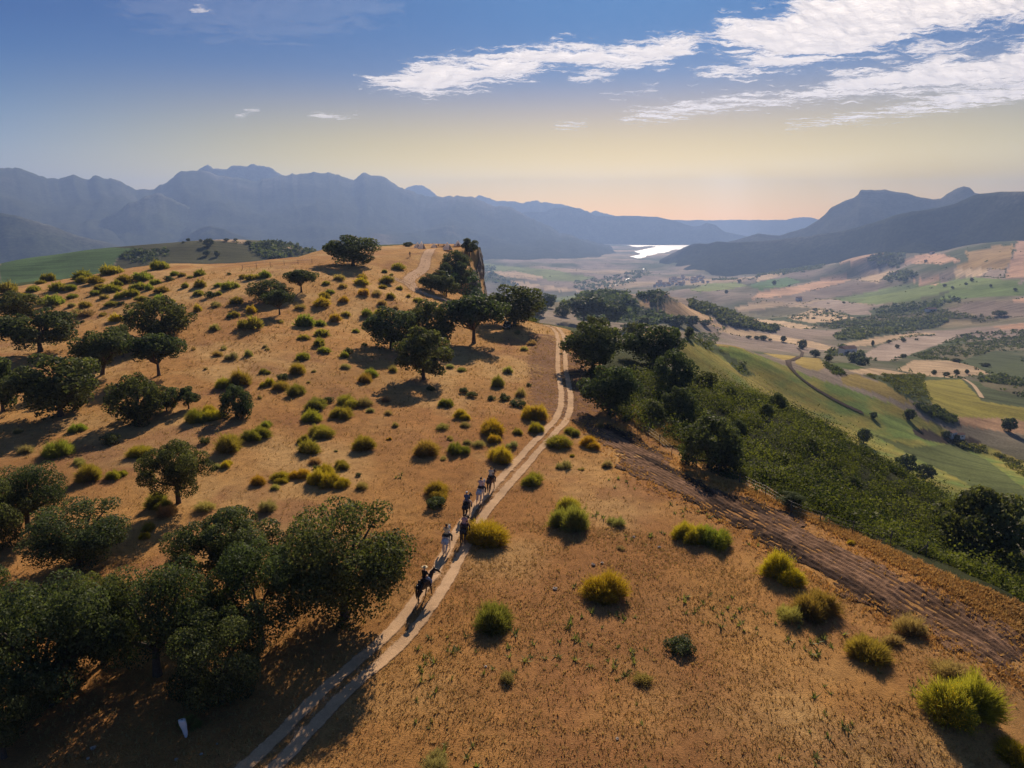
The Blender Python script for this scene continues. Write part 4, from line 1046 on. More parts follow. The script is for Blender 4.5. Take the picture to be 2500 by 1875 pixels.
SHR_B = '''1015,50,50,g 1068,70,35,s 1135,30,90,g 1025,130,100,g 1000,165,60,g 855,150,110,y 865,95,70,y 600,140,60,g 690,110,90,s 730,165,80,s 615,205,70,g 880,220,90,y 950,220,90,s 960,255,80,y 1080,240,90,g 1135,175,50,g 1190,230,45,s
1270,270,85,g 1335,310,75,g 1095,325,65,s 1005,295,80,s 565,250,90,y 600,310,165,y 745,275,100,y 415,320,90,s 670,410,110,y 750,375,80,g 870,370,100,g 1000,380,110,g 410,455,160,g 560,445,110,g 650,440,80,g 575,520,110,g
445,545,100,g 530,590,110,g 575,640,100,g 825,490,65,g 435,700,115,g 875,590,50,d 755,650,80,d 720,680,80,m 380,795,130,g 740,760,80,s 850,865,130,g 935,820,110,g 1100,780,90,s 1505,755,60,s 1580,775,70,s 155,880,110,y
240,915,120,g 270,850,100,d 355,960,140,g 610,1010,90,d 500,1060,150,g 720,1040,170,m 520,1140,190,g 700,1120,150,g 900,1050,160,s 920,1080,60,s 1045,1000,80,s 1070,1095,80,s 1090,1190,70,s 1365,920,70,d 1470,1035,105,g
1605,940,75,d 1665,970,95,d 1590,1135,130,y 1615,1190,80,s 1435,1210,110,s 1885,890,130,m 1920,795,90,s 1810,990,75,d 1905,995,100,d 2000,960,110,s 2010,1040,125,d 2085,885,50,d 1825,1240,190,y 2010,1235,100,m 545,1270,180,g
420,1300,100,g 465,1390,160,m 530,1460,110,s 895,1345,205,m 1290,1395,230,g 1360,1395,100,y 1585,1400,150,g 1500,1285,70,s 1445,1430,55,s 1700,1330,100,s 1640,1310,70,s 1845,1445,230,y 1945,1340,100,s 1835,1310,100,y
665,1365,35,s 1050,1280,40,y 240,1560,150,g 125,1600,130,y 230,1640,90,s 415,1560,145,y 605,1560,170,y 700,1500,130,g 525,1500,60,d 520,1640,190,y 660,1650,200,y 830,1550,60,d 860,1650,90,s 100,980,50,s 50,640,60,g 60,450,90,g 460,860,30,s 500,780,40,s 160,620,40,s'''
SHR_C = '''305,980,180,y 210,1060,120,m 330,1070,120,y 480,1195,190,m 590,1100,120,g 720,1200,150,y 515,1340,120,s 595,1255,40,g 655,1350,50,s 830,1330,110,s 320,1465,180,m 980,995,100,d 225,470,80,s 280,430,80,s 510,500,26,d 200,350,60,s'''
SHR_D = '''1061,1222,72,m 1064,1246,58,d 1191,1328,90,y 1375,1246,70,m 1401,1296,98,g 1504,1282,48,s 1515,1345,24,s 1681,1320,72,y 1737,1340,86,m 1489,1475,106,y 1194,1547,96,g 1659,1600,80,d 1250,1672,52,s 1566,1668,48,s
1907,1432,100,y 1929,1515,66,s 2001,1515,104,g 2226,1567,88,s 2170,1572,58,s 2119,1624,98,m 2303,1650,84,s 2322,1764,176,m 2490,1890,110,y 1076,1885,84,s 388,1252,66,g 500,1247,50,s 370,1300,34,g 352,1315,24,y 420,1262,60,s
650,1250,50,s 1100,800,20,s 465,1790,60,s 2075,1330,18,y 1460,1045,26,s'''
rows = []
for txt, ox, oy, s_ in ((SHR_A, 0, 650, 3.0157), (SHR_B, 600, 650, 3.0157), (SHR_C, 1200, 700, 3.0157), (SHR_D, 0, 0, 1.0)):
    for it in txt.split():
        x_, y_, w_, k_ = it.split(',')
        rows.append((ox + float(x_) / s_, oy + float(y_) / s_, float(w_) / s_, k_))
# drop double readings where the crops overlap
keep = []
for r_ in rows:
    if all(math.hypot(r_[0] - q_[0], r_[1] - q_[1]) > 0.35 * min(r_[2], q_[2]) + 3 for q_ in keep):
        keep.append(r_)
LAND += [(1022, 1450, 'the last rider'), (1086, 1340, 'the rider on the rear white horse'), (1180, 1180, 'the leading riders'), (1092, 600, 'the tents'),
         (2150, 1480, 'the ploughed strip'), (1650, 1160, 'the head of the ploughed strip'), (1180, 760, 'the spreading oak'), (600, 640, 'the crest fence'), (250, 660, 'the vineyard edge'), (1010, 660, 'the upper track bend')]
COLR = {'g': (0.255, 0.230, 0.048), 'm': (0.27, 0.24, 0.044), 'y': (0.38, 0.275, 0.032), 's': (0.29, 0.245, 0.115), 'd': None}
PH = {'g': 'green broom shrub', 'm': 'green broom shrub with yellow blossom', 'y': 'golden yellow broom shrub', 's': 'greyish thin broom shrub', 'd': 'dark leafy bush'}
SIZE = lambda w: 'tiny' if w < 0.9 else 'small' if w < 1.7 else 'rounded' if w < 2.6 else 'large'
todo = []
for x_, y_, w_, k_ in keep:
    p = at(x_, y_)
    zc = depth(p); wm = w_ * zc / FPX
    # the reading is the near rim of the shrub: its middle stands half a width farther off
    dv = p.xy.normalized() * wm * 0.30
    p = Vector((p.x + dv.x, p.y + dv.y, float(H(p.x + dv.x, p.y + dv.y))))
    todo.append([x_, y_, wm, k_, p, zc])
# wording: nearest landmark, direction from it, rank among the like
names = {}
for t_ in todo:
    x_, y_, wm, k_, p, zc = t_
    L_ = min(LAND, key=lambda l: math.hypot(l[0] - x_, (l[1] - y_) * 1.3))
    dx, dy = x_ - L_[0], y_ - L_[1]
    rel = ('left of' if dx < 0 else 'right of') if abs(dx) > abs(dy) * 1.3 else ('beyond' if dy < 0 else 'in front of')
    t_ += [rel, L_[2], math.hypot(dx, dy)]
    names.setdefault((SIZE(wm), k_, rel, L_[2]), []).append(t_)
ORD = ['nearest', 'second', 'third', 'fourth', 'fifth', 'sixth', 'seventh', 'eighth', 'ninth', 'tenth', 'eleventh', 'twelfth', 'thirteenth']
for key, lst in names.items():
    lst.sort(key=lambda t_: t_[8])
    for i_, t_ in enumerate(lst):
        sz, k_, rel, ph = key
        t_.append(f'{sz} {PH[k_]} {rel} {ph}' if len(lst) == 1 else f'{ORD[min(i_, 12)]} {sz} {PH[k_]} {rel} {ph}')
        t_[-1] = t_[-1].replace('the lone oak with the gap in its crown', 'the lone gap crowned oak').replace('the rounded oak at the ploughed strip', 'the rounded ploughed strip oak').replace('the nearest oak of the middle grove', 'the nearest middle grove oak').replace('the rider on the rear white horse', 'the rear white horse').replace('green broom shrub with yellow blossom', 'yellow tipped green broom')
for t_ in todo:
    x_, y_, wm, k_, p, zc, rel, ph, ds, lab = t_
    q = int(rng.integers(7))
    lodf = zc > 120
    R_ = wm * 0.54
    o = empty('broom_shrub' if k_ != 'd' else 'leafy_bush', (p.x, p.y, p.z - 0.04), rng.uniform(0, 6.28), (R_, R_ * rng.uniform(0.8, 1.15), R_ * rng.uniform(0.68, 1.05)))
    if k_ == 'd':
        mesh_obj('foliage', BUSH[q % 3, 'far' if lodf else 'near'], o)
        tag(o, lab, 'bush', 'dark leafy bushes on the dry slope')
    else:
        s = mesh_obj('stems', BROOM['s', q % 4][1 if lodf else 0] if k_ == 's' else BROOM[q][3] if lodf else BROOM[q][0], o)
        j = rng.uniform(0.85, 1.2, 3) * rng.uniform(0.85, 1.15)
        s.color = (*(np.array(COLR[k_]) * j), 1)
        if k_ in 'my':
            bl = BROOM[q][4] if lodf else BROOM[q][2 if k_ == 'y' else 1]
            mesh_obj('blossom', bl, o)
        tag(o, lab, 'shrub', 'broom shrubs scattered over the dry slope')
    PLACED.append((p.x, p.y, R_))

# ------------------------------------------------------------------ the tangled scrub on the right slope: one mass
def scatter_mass(name, label, mat, pts, size, n_leaf, leaf, tone_j=0.2, seed=5, flat=0.75):
    """many low bushes that nobody could count, as one mesh"""
    rs = np.random.default_rng(seed)
    Vs, Ts = [], []
    m_ = len(pts)
    for c0 in range(0, m_, 400):
        P0 = pts[c0:c0 + 400]; S0 = size[c0:c0 + 400]
        k = len(P0)
        d = unit(rs.normal(size=(k * n_leaf, 3)) + np.array((0, 0, 0.35)))
        d[:, 2] = np.abs(d[:, 2]) * 0.95 + 0.02
        rad = (0.62 + 0.42 * rs.random(k * n_leaf))
        i = np.repeat(np.arange(k), n_leaf)
        lump = 1 + 0.25 * np.sin(3 * np.arctan2(d[:, 1], d[:, 0]) + i * 1.7) + 0.18 * np.sin(7 * d[:, 2] + i)
        P = P0[i] + d * (S0[i] * rad * lump)[:, None] * np.array((1, 1, flat))
        N = unit(d + 0.7 * rs.normal(size=d.shape))
        v, f = leaf_quads(P, N, 1.0, rs)
        ctr = np.repeat(P, 4, 0)
        v = ctr + (v - ctr) * np.repeat(leaf * (np.minimum(S0[i], 1.15) if mat is m_scrub and leaf < 0.18 else S0[i]), 4)[:, None]
        pt = 0.5 * fbm(P0[:, 0] / 9, P0[:, 1] / 9, 3)
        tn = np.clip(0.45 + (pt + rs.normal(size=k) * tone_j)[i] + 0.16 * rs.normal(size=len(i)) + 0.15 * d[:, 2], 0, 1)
        Vs.append(v); Ts.append(np.repeat(tn, 4))
    v = np.concatenate(Vs); t_ = np.concatenate(Ts)
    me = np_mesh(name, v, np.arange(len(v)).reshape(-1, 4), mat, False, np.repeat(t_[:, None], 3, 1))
    return tag(mesh_obj(name, me), label, None, None, 'stuff')

def poly_points(poly, n, rs, rmin, rmax=1e9):
    """ground points seen inside an outline of the photograph"""
    xs_ = [p_[0] for p_ in poly]; ys_ = [p_[1] for p_ in poly]
    out = []
    g = SEEN & (RM > rmin) & (RM < rmax) & in_poly(PXG, PYG, poly)
    ii, jj = np.nonzero(g)
    if len(ii) == 0:
        return np.zeros((0, 3))
    # weight cells by their world area so that the density is even on the ground
    wgt = RM[ii, jj] ** 2 * np.gradient(LR)[ii] * np.gradient(TH)[jj]
    pick = rs.choice(len(ii), n, p=wgt / wgt.sum())
    ii, jj = ii[pick], jj[pick]
    lr = LR[ii] + rs.uniform(0, 1, n) * (LR[np.minimum(ii + 1, len(LR) - 1)] - LR[ii])
    th = TH[jj] + rs.uniform(0, 1, n) * (TH[np.minimum(jj + 1, len(TH) - 1)] - TH[jj])
    r_ = np.exp(lr)
    x, y = r_ * np.sin(th), r_ * np.cos(th)
    return np.stack([x, y, H(x, y)], 1)

rs = np.random.default_rng(11)
SCRUB_PX = [(1540,870),(1575,960),(1550,1010),(1590,1035),(1640,1075),(1700,1130),(1800,1165),(1880,1205),(1960,1238),(2080,1275),(2200,1320),(2290,1352),(2420,1400),(2500,1440),(2560,1500),(2560,1350),(2200,1150),(2000,1030),(1900,975),(1800,930),(1700,890),(1620,850)]
# world-space area of the slope beyond the fence
E = np.array([(14.5, 101.0), (17.5, 95), (24, 83), (31.8, 67.5), (41.5, 54.5), (52, 40)])
n_c = 5200
u_ = rs.uniform(0, 1, n_c); k_ = rs.uniform(0, 1, n_c)
seglen = np.r_[0, np.cumsum(np.hypot(*np.diff(E, axis=0).T))]
q_ = (u_ * 1.35 - 0.35) * seglen[-1]
ex = np.interp(q_, seglen, E[:, 0]) + np.minimum(q_, 0) * 0.05; ey = np.interp(q_, seglen, E[:, 1]) - np.minimum(q_, 0) * 0.9
off = 0.9 + k_ ** 1.15 * 80
sx_, sy_ = ex + off * 0.851, ey + off * 0.524
sz_ = H(sx_, sy_)
ok = (sz_ > -52) & (sx_ > 12)
P = np.stack([sx_, sy_, sz_ - 0.1], 1)[ok]
S = rs.uniform(0.55, 1.4, len(P)) * (1 + 0.9 * (rs.random(len(P)) < 0.10)) * np.clip(0.85 + 1.6 * fbm(P[:, 0] / 8, P[:, 1] / 8 + 3, 3), 0.75, 1.5)
tagm = scatter_mass('scrub_thicket', 'dense tangled green scrub covering the steep slope beyond the fence', m_scrub, P[:2500], S[:2500] * 1.45, 135, 0.17, 0.30, 12, 1.05)
band = poly_points([(1650,1110),(1752,1158),(1868,1210),(2002,1276),(2173,1330),(2340,1386),(2500,1462),(2500,1400),(2340,1330),(2173,1280),(2002,1225),(1868,1165),(1752,1115),(1660,1060)], 420, rs, 50, 150)
scatter_mass('fence_scrub', 'low green scrub crowding the far side of the fence', m_scrub, band, rs.uniform(0.45, 1.1, len(band)), 130, 0.16, 0.25, 14)
# dark ground under the saddle and cliff foot
saddle = poly_points([(1180,745),(1250,740),(1330,735),(1420,770),(1360,790),(1290,785),(1200,760)], 130, rs, 120, 420)
scatter_mass('saddle_scrub', 'green scrub filling the saddle behind the track crest', m_scrub, saddle, rs.uniform(0.8, 1.7, len(saddle)), 80, 0.2, 0.25, 13)
# scrub of the dark gullies on the green hillside
gul = [K6([(1470,340),(1690,350),(1640,420),(1800,540),(1940,650),(1850,660),(1700,520),(1500,420),(1380,400)]), K7([(920,650),(1380,650),(1360,720),(1440,860),(1380,870),(1250,830),(1100,720)]), K7([(1300,880),(1450,890),(1600,960),(1600,1020),(1400,950)]),
       K7([(1560,1150),(1800,1180),(1850,1240),(1700,1210)]), K7([(640,560),(760,620),(800,660),(700,650),(650,600)]), K7([(1850,1230),(2100,1290),(2300,1400),(2300,1460),(2050,1380)])]
for i_, (g_, n_) in enumerate(zip(gul, (260, 420, 170, 60, 90, 120))):
    pp = poly_points(g_, n_, rs, 200, 900)
    if len(pp):
        scatter_mass('gully_scrub', ['dark scrub of the gully on the green hillside', 'dark scrub bank above the yellow pasture', 'bushy strip between pasture and green hillside', 'bushes rimming the dark earth hollow', 'scrub behind the golden knoll', 'bush line at the right foot of the green hillside'][i_], m_scrub, pp, rs.uniform(0.9, 2.2, len(pp)), 34, 0.3, 0.25, 20 + i_)

# ------------------------------------------------------------------ woods and groves of the valley: masses of small crowns
W_ = [('far_wood', 'dark wood on the left spur in the middle distance', KM([(-500,480),(150,520),(290,700),(560,790),(760,850),(740,930),(500,960),(140,930),(-500,900)]), 520, 420, 1400, 3.2, 5.2),
      ('far_wood', 'dark wood along the long spur in the middle distance', KM([(1000,600),(1200,590),(1400,720),(1500,780),(1700,830),(1900,930),(2200,1010),(2100,1060),(1700,990),(1400,930),(1340,850),(1020,740)]), 520, 420, 1600, 3.2, 5.2),
      ('far_wood', 'dark wood crowning the tan knoll', KM([(300,490),(520,510),(600,480),(700,440),(860,480),(1030,570),(880,560),(800,545),(700,580),(770,640),(740,700),(500,680),(480,610),(390,640),(300,600)]), 190, 420, 1500, 3.0, 5.0),
      ('far_wood', 'dark wood on the low rise in the right valley', K3([(1000,1220),(1150,1160),(1400,1130),(1600,1120),(1740,1140),(1640,1170),(1400,1210),(1150,1250),(1030,1250)]), 900, 500, 3000, 3.2, 5.0),
      ('far_wood', 'dark wood on the ridge left of the big crest oak', K1([(1640,640),(1720,625),(1960,640),(2080,640),(2080,720),(1700,740),(1560,690)]), 330, 420, 1500, 3.0, 4.6),
      ('far_wood', 'shaded bushes on the scrub hill behind the crest', K1([(760,720),(860,690),(990,680),(1100,680),(1060,720),(900,770),(770,770)]), 130, 420, 1500, 2.2, 4.0),
      ('far_wood', 'small wood below the forested ridge', K3([(1210,760),(1330,700),(1440,705),(1440,760),(1400,800),(1260,790)]), 420, 900, 5000, 5, 8),
      ('far_wood', 'small wood beside the peach field in the plain', K3([(1300,890),(1340,840),(1480,815),(1530,850),(1450,890)]), 260, 900, 5000, 5, 8),
      ('far_wood', 'tree belt under the forested ridge', K3([(180,870),(500,860),(660,800),(930,760),(920,800),(700,840),(520,830),(490,870)]), 700, 900, 6000, 6, 9),
      ('far_wood', 'scattered trees above the contour field', K7([(780,420),(820,470),(960,500),(900,560),(830,500),(680,520),(640,500)]), 90, 400, 1600, 2.6, 4.4),
      ('olive_grove', 'olive trees of the grove on the right of the valley', K7([(1280,510),(1500,440),(1850,400),(2120,380),(2400,360),(2400,470),(1900,470),(1650,540),(1400,540)]), 1100, 400, 1900, 1.7, 2.4),
      ('olive_grove', 'olive trees of the dark grove at the right edge', K7([(1760,680),(1950,650),(2111,690),(2400,740),(2400,900),(2000,780),(1830,740)]), 420, 400, 1900, 1.8, 2.6),
      ('olive_grove', 'scattered olive trees above the grove', K7([(1500,420),(1680,350),(2111,330),(2400,320),(2400,380),(1850,400)]), 500, 400, 2200, 1.8, 3.0),
      ('olive_grove', 'olive trees on the strip right of the dotted orchard', K3([(880,1160),(1300,1090),(1700,1070),(2050,1120),(2000,1140),(1600,1120),(1300,1140),(1000,1180)]), 900, 700, 5000, 2.2, 3.4),
      ('olive_grove', 'trees of the dotted orchard in the plain', K3([(700,1110),(860,1060),(980,1060),(1140,1110),(1000,1135),(850,1140)]), 150, 700, 5000, 2.5, 4),
      ('far_wood', 'dark trees along the green and grey fields of the plain', K3([(1230,1060),(1500,1030),(1700,990),(1820,1000),(1640,1060),(1300,1090)]), 260, 700, 5000, 3, 6),
      ('far_wood', 'trees along the river below the village', K2([(1560,880),(1700,860),(1850,840),(2000,800),(2050,830),(1900,900),(1700,950),(1560,930)]), 420, 1200, 6000, 6, 10),
      ('far_wood', 'hazy trees in the valley right of the rock face', K2([(980,780),(1060,790),(1050,830),(1250,910),(1100,900),(1000,880)]), 330, 900, 6000, 6, 10),
      ]
for i_, (nm_, lb_, po_, n_, r0_, r1_, s0_, s1_) in enumerate(W_):
    pp = poly_points(po_, n_, rs, r0_, r1_)
    if len(pp):
        pp = pp[fbm(pp[:, 0] / 45, pp[:, 1] / 45 + i_, 3) + 0.16 * rs.normal(size=len(pp)) > -0.16]
        scatter_mass(nm_, lb_, m_oak, pp, rs.uniform(s0_, s1_, len(pp)), 12 if s0_ < 5 else 8, 0.62, 0.18, 50 + i_, 0.95)
# hedges and thin tree lines everywhere in the plain
pp = poly_points([(1280,640),(2500,600),(2500,900),(2000,840),(1700,800),(1300,720)], 900, rs, 700, 4500)
nz = fbm(pp[:, 0] / 150, pp[:, 1] / 150, 3)
pp = pp[np.abs(nz) < 0.06]
scatter_mass('hedgerows', 'thin dark hedge lines and bushes between the valley fields', m_oak, pp, rs.uniform(2.0, 4.2, len(pp)), 10, 0.6, 0.18, 90, 0.9)

# hedges along the field boundaries
hp = []
for (nm, lb, colr, r0, r1, poly) in FIELDS:
    if r0 < 400 or 'wood' in nm:
        continue
    for (x1, y1), (x2, y2) in zip(poly, poly[1:] + poly[:1]):
        if rs.random() < 0.35:
            continue
        a_, b_ = at(x1, y1, r0), at(x2, y2, r0)
        d_ = (b_ - a_).xy.length
        if d_ > 900:
            continue
        n_ = int(d_ / 7)
        if n_ < 2:
            continue
        u_ = np.sort(rs.random(n_))
        x, y = a_.x + (b_.x - a_.x) * u_ + rs.normal(size=n_) * 1.5, a_.y + (b_.y - a_.y) * u_ + rs.normal(size=n_) * 1.5
        g_ = vnoise(x / 60, y / 60) > -0.12
        hp.append(np.stack([x, y, H(x, y)], 1)[g_])
hp = np.concatenate(hp)
scatter_mass('boundary_hedges', 'broken dark hedges along the valley field boundaries', m_oak, hp, rs.uniform(0.9, 2.6, len(hp)), 8, 0.6, 0.18, 95, 0.9)
# ------------------------------------------------------------------ tracks: strips lying on the ground with worn ruts
m_track = bpy.data.materials.new('track_dust'); m_track.use_nodes = True
nt = m_track.node_tree; b = nt.nodes['Principled BSDF']
ca = node(nt, 'ShaderNodeVertexColor', layer_name='Col')
sep = node(nt, 'ShaderNodeSeparateColor'); nt.links.new(ca.outputs['Color'], sep.inputs[0])
geo = node(nt, 'ShaderNodeNewGeometry')
n1 = noise(nt, 0.9, 8, 0.75, geo.outputs['Position']); n2 = noise(nt, 14, 4, 0.7, geo.outputs['Position'])
oi = node(nt, 'ShaderNodeObjectInfo')
c = mixc(nt, 'MULTIPLY', 1.0, oi.outputs['Color'], ramp(nt, n1.outputs['Fac'], [(0.3, (0.78, 0.74, 0.7)), (0.7, (1.15, 1.12, 1.08))]))
c = mixc(nt, 'MULTIPLY', 1.0, c, ramp(nt, n2.outputs['Fac'], [(0.3, (0.8, 0.8, 0.8)), (0.7, (1.15, 1.15, 1.15))]))
nt.links.new(c, b.inputs['Base Color'])
b.inputs['Roughness'].default_value = 1.0; b.inputs['Specular IOR Level'].default_value = 0.05
bp = node(nt, 'ShaderNodeBump'); bp.inputs['Strength'].default_value = 0.7; bp.inputs['Distance'].default_value = 0.08
nt.links.new(n2.outputs['Fac'], bp.inputs['Height']); nt.links.new(bp.outputs[0], b.inputs['Normal'])
trn = node(nt, 'ShaderNodeBsdfTransparent'); mx = node(nt, 'ShaderNodeMixShader')
ad = node(nt, 'ShaderNodeMath', operation='ADD'); sb = node(nt, 'ShaderNodeMath', operation='SUBTRACT'); sb.inputs[1].default_value = 0.5
nt.links.new(n1.outputs['Fac'], sb.inputs[0]); 
ml = node(nt, 'ShaderNodeMath', operation='MULTIPLY'); ml.inputs[1].default_value = 1.7
nt.links.new(sb.outputs[0], ml.inputs[0])
nt.links.new(sep.outputs[0], ad.inputs[0]); nt.links.new(ml.outputs[0], ad.inputs[1])
ss = node(nt, 'ShaderNodeMapRange', interpolation_type='SMOOTHSTEP'); ss.inputs[1].default_value = 0.25; ss.inputs[2].default_value = 0.75
nt.links.new(ad.outputs[0], ss.inputs[0])
nt.links.new(ss.outputs[0], mx.inputs[0]); nt.links.new(trn.outputs[0], mx.inputs[1]); nt.links.new(b.outputs[0], mx.inputs[2])
nt.links.new(mx.outputs[0], nt.nodes['Material Output'].inputs[0])

def spline(pts, n):
    pts = np.array(pts, float)
    d = np.r_[0, np.cumsum(np.hypot(*np.diff(pts[:, :2], axis=0).T))]
    s = np.linspace(0, d[-1], n)
    x, y = np.interp(s, d, pts[:, 0]), np.interp(s, d, pts[:, 1])
    for _ in range(8):
        x[1:-1] = (x[:-2] + 2 * x[1:-1] + x[2:]) / 4; y[1:-1] = (y[:-2] + 2 * y[1:-1] + y[2:]) / 4
    return np.stack([x, y], 1)

def strip(name, label, line_px, half, profile, color, lift=0.05, rmin=20, step=0.8, across=23, extra=None):
    """profile(u) with u in metres from the centre line gives how worn the ground is"""
    pw = [at(x, y, rmin)[:2] for x, y in line_px]
    if extra: pw = extra[0] + pw + extra[1]
    L_ = sum(math.dist(pw[i], pw[i + 1]) for i in range(len(pw) - 1))
    c_ = spline(pw, max(12, int(L_ / step)))
    d_ = np.gradient(c_, axis=0); d_ /= np.hypot(d_[:, 0], d_[:, 1])[:, None]
    nrm = np.stack([d_[:, 1], -d_[:, 0]], 1)
    u = np.linspace(-half, half, across)
    X = c_[:, None, :] + nrm[:, None, :] * u[None, :, None]
    w_ = profile(u)[None, :] * np.ones((len(c_), 1))
    Z = H(X[..., 0], X[..., 1]) + lift - 0.045 * np.clip(w_, 0, 1) * (lift > 0.02)
    Z = np.maximum(Z, H(X[..., 0], X[..., 1]) + 0.012)
    n_, m_ = w_.shape
    ix = np.arange(n_ * m_).reshape(n_, m_)
    q = np.stack([ix[:-1, :-1], ix[:-1, 1:], ix[1:, 1:], ix[1:, :-1]], -1).reshape(-1, 4)[:, ::-1]
    me = np_mesh(name, np.concatenate([X, Z[..., None]], -1).reshape(-1, 3), q, m_track, True, np.repeat(w_.reshape(-1, 1), 3, 1))
    o = mesh_obj(name, me)
    o.color = (*color, 1)
    tag(o, label, None, None, 'structure')
    return c_
RUT = lambda u: np.clip(0.95 * (np.exp(-((np.abs(u) - 0.74) / 0.40) ** 4)) + 0.36 * np.exp(-(u / 1.5) ** 4) - 0.06, 0, 1)
TRACK_PX = [(640,1869),(762,1746),(850,1661),(954,1572),(1009,1510),(1046,1458),(1077,1410),(1103,1361),(1128,1313),(1157,1266),(1197,1216),(1239,1170),(1281,1122),(1335,1064),(1369,1028),(1381,998),(1382,965),(1377,932),(1371,899),(1371,866),(1371,833),(1366,814),(1354,800),(1322,793)]
p0 = at(640, 1869); p1 = at(762, 1746)
track_c = strip('dirt_track', 'pale twin rutted dirt track climbing through the dry grass', TRACK_PX, 2.6, RUT, (0.60, 0.41, 0.25), 0.10, step=0.45, across=40, extra=([(p0.x - 1.6 * (p1.x - p0.x), p0.y - 1.6 * (p1.y - p0.y))], []))
WIDE = lambda u: np.clip(1.0 * np.exp(-((np.abs(u) - 0.9) / 0.5) ** 4) + 0.75 * np.exp(-(u / 2.2) ** 4) - 0.1, 0, 1)
strip('upper_track', 'dusty upper track bending up to the tents', [(1100,737),(1064,726),(1028,717),(1013,707),(1000,695),(996,683),(1011,671),(1031,660),(1038,647),(1039,632),(1046,618),(1054,608)], 3.6, WIDE, (0.56, 0.38, 0.25), 0.10, rmin=120, step=1.2)
strip('side_track', 'faint track joining the upper bend from the left', [(1002,697),(985,688),(965,680),(940,676)], 2.4, lambda u: 0.75 * WIDE(u), (0.52, 0.35, 0.22), 0.10, rmin=120, step=1.2)
SOLID = lambda u: np.clip(1.4 - np.abs(u) / 1.5, 0, 1)
strip('dark_track', 'dark bare earth track curving down the green hillside', K7([(440,450),(480,485),(445,525),(372,548),(380,590),(430,650),(520,720),(640,790),(720,840),(820,890),(925,932)]), 2.6, SOLID, (0.085, 0.062, 0.05), 0.35, rmin=230, step=2.0)
strip('valley_road', 'pale farm road on the right above the pasture', K7([(1660,680),(1730,720),(1770,770),(1800,820)]), 3.2, SOLID, (0.5, 0.38, 0.25), 0.4, rmin=230, step=2.5)
# churned earth on both sides of the track near the bend
CH = lambda u: 0.52 * np.exp(-(u / 3.8) ** 6)
strip('churned_verge', 'churned stony brown ground left of the track bend', [(1352,1010),(1338,960),(1332,900),(1328,850),(1320,815)], 4.2, CH, (0.27, 0.155, 0.095), 0.03, step=0.8)
strip('churned_verge', 'churned brown ground right of the track beneath the oaks', [(1400,1030),(1420,980),(1420,920),(1408,860)], 3.2, CH, (0.23, 0.13, 0.085), 0.03, step=0.8)

# ------------------------------------------------------------------ ploughed strip with real furrows and clods
PLOUGH_PX = [(1415,1035),(1498,1034),(1531,1053),(1591,1090),(1641,1120),(1664,1150),(1730,1183),(1797,1200),(1881,1236),(2056,1327),(2165,1379),(2296,1449),(2405,1515),(2530,1590),(2530,1690),(2500,1674),(2340,1600),(2231,1530),(2143,1495),(2012,1430),(1881,1347),(1794,1294),(1697,1230),(1598,1190),(1531,1144),(1482,1098),(1439,1058)]
pp = np.array([tuple(at(x, y)[:2]) for x, y in PLOUGH_PX])
cen = pp.mean(0); dr = at(2400, 1590).xy - at(1480, 1070).xy; dr = np.array(dr) / np.hypot(*dr)
nr_ = np.array((dr[1], -dr[0]))
la = (pp - cen) @ dr; lb_ = (pp - cen) @ nr_
ua = np.arange(la.min() - 1, la.max() + 1, 0.19); ub = np.arange(lb_.min() - 1, lb_.max() + 1, 0.11)
UA, UB = np.meshgrid(ua, ub, indexing='ij')
wob = 0.5 * vnoise(UA / 7, UB / 7)
X = cen[0] + UA * dr[0] + UB * nr_[0]; Y = cen[1] + UA * dr[1] + UB * nr_[1]
jx = 1.3 * vnoise(X / 0.9, Y / 0.9) + 3.2 * fbm(X / 6, Y / 6, 3)
ins = in_poly(X + jx, Y + 1.3 * vnoise(X / 0.9 + 30, Y / 0.9) + 3.2 * fbm(X / 6 + 40, Y / 6, 3), pp)
fur = np.sin(2 * np.pi * (UB + wob) / 0.62)
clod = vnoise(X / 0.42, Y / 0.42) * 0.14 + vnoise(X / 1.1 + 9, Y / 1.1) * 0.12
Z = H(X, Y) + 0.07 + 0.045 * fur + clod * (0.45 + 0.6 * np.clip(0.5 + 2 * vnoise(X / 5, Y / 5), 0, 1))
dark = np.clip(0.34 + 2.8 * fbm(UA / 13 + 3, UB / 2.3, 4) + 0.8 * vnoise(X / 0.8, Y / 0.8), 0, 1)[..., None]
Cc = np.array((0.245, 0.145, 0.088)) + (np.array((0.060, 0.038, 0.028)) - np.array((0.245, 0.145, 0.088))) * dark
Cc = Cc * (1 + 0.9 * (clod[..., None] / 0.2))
na, nb2 = UA.shape
ix = np.arange(na * nb2).reshape(na, nb2)
q = np.stack([ix[:-1, :-1], ix[:-1, 1:], ix[1:, 1:], ix[1:, :-1]], -1)
fin = ins[:-1, :-1] & ins[1:, 1:]
q = q[fin]
used, inv = np.unique(q, return_inverse=True)
PV = np.stack([X, Y, Z], -1).reshape(-1, 3)[used]
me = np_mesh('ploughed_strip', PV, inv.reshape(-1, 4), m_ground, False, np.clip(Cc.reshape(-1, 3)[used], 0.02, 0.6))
tag(mesh_obj('ploughed_strip', me), 'dark ploughed strip with furrows and clods along the hill edge', None, None, 'structure')

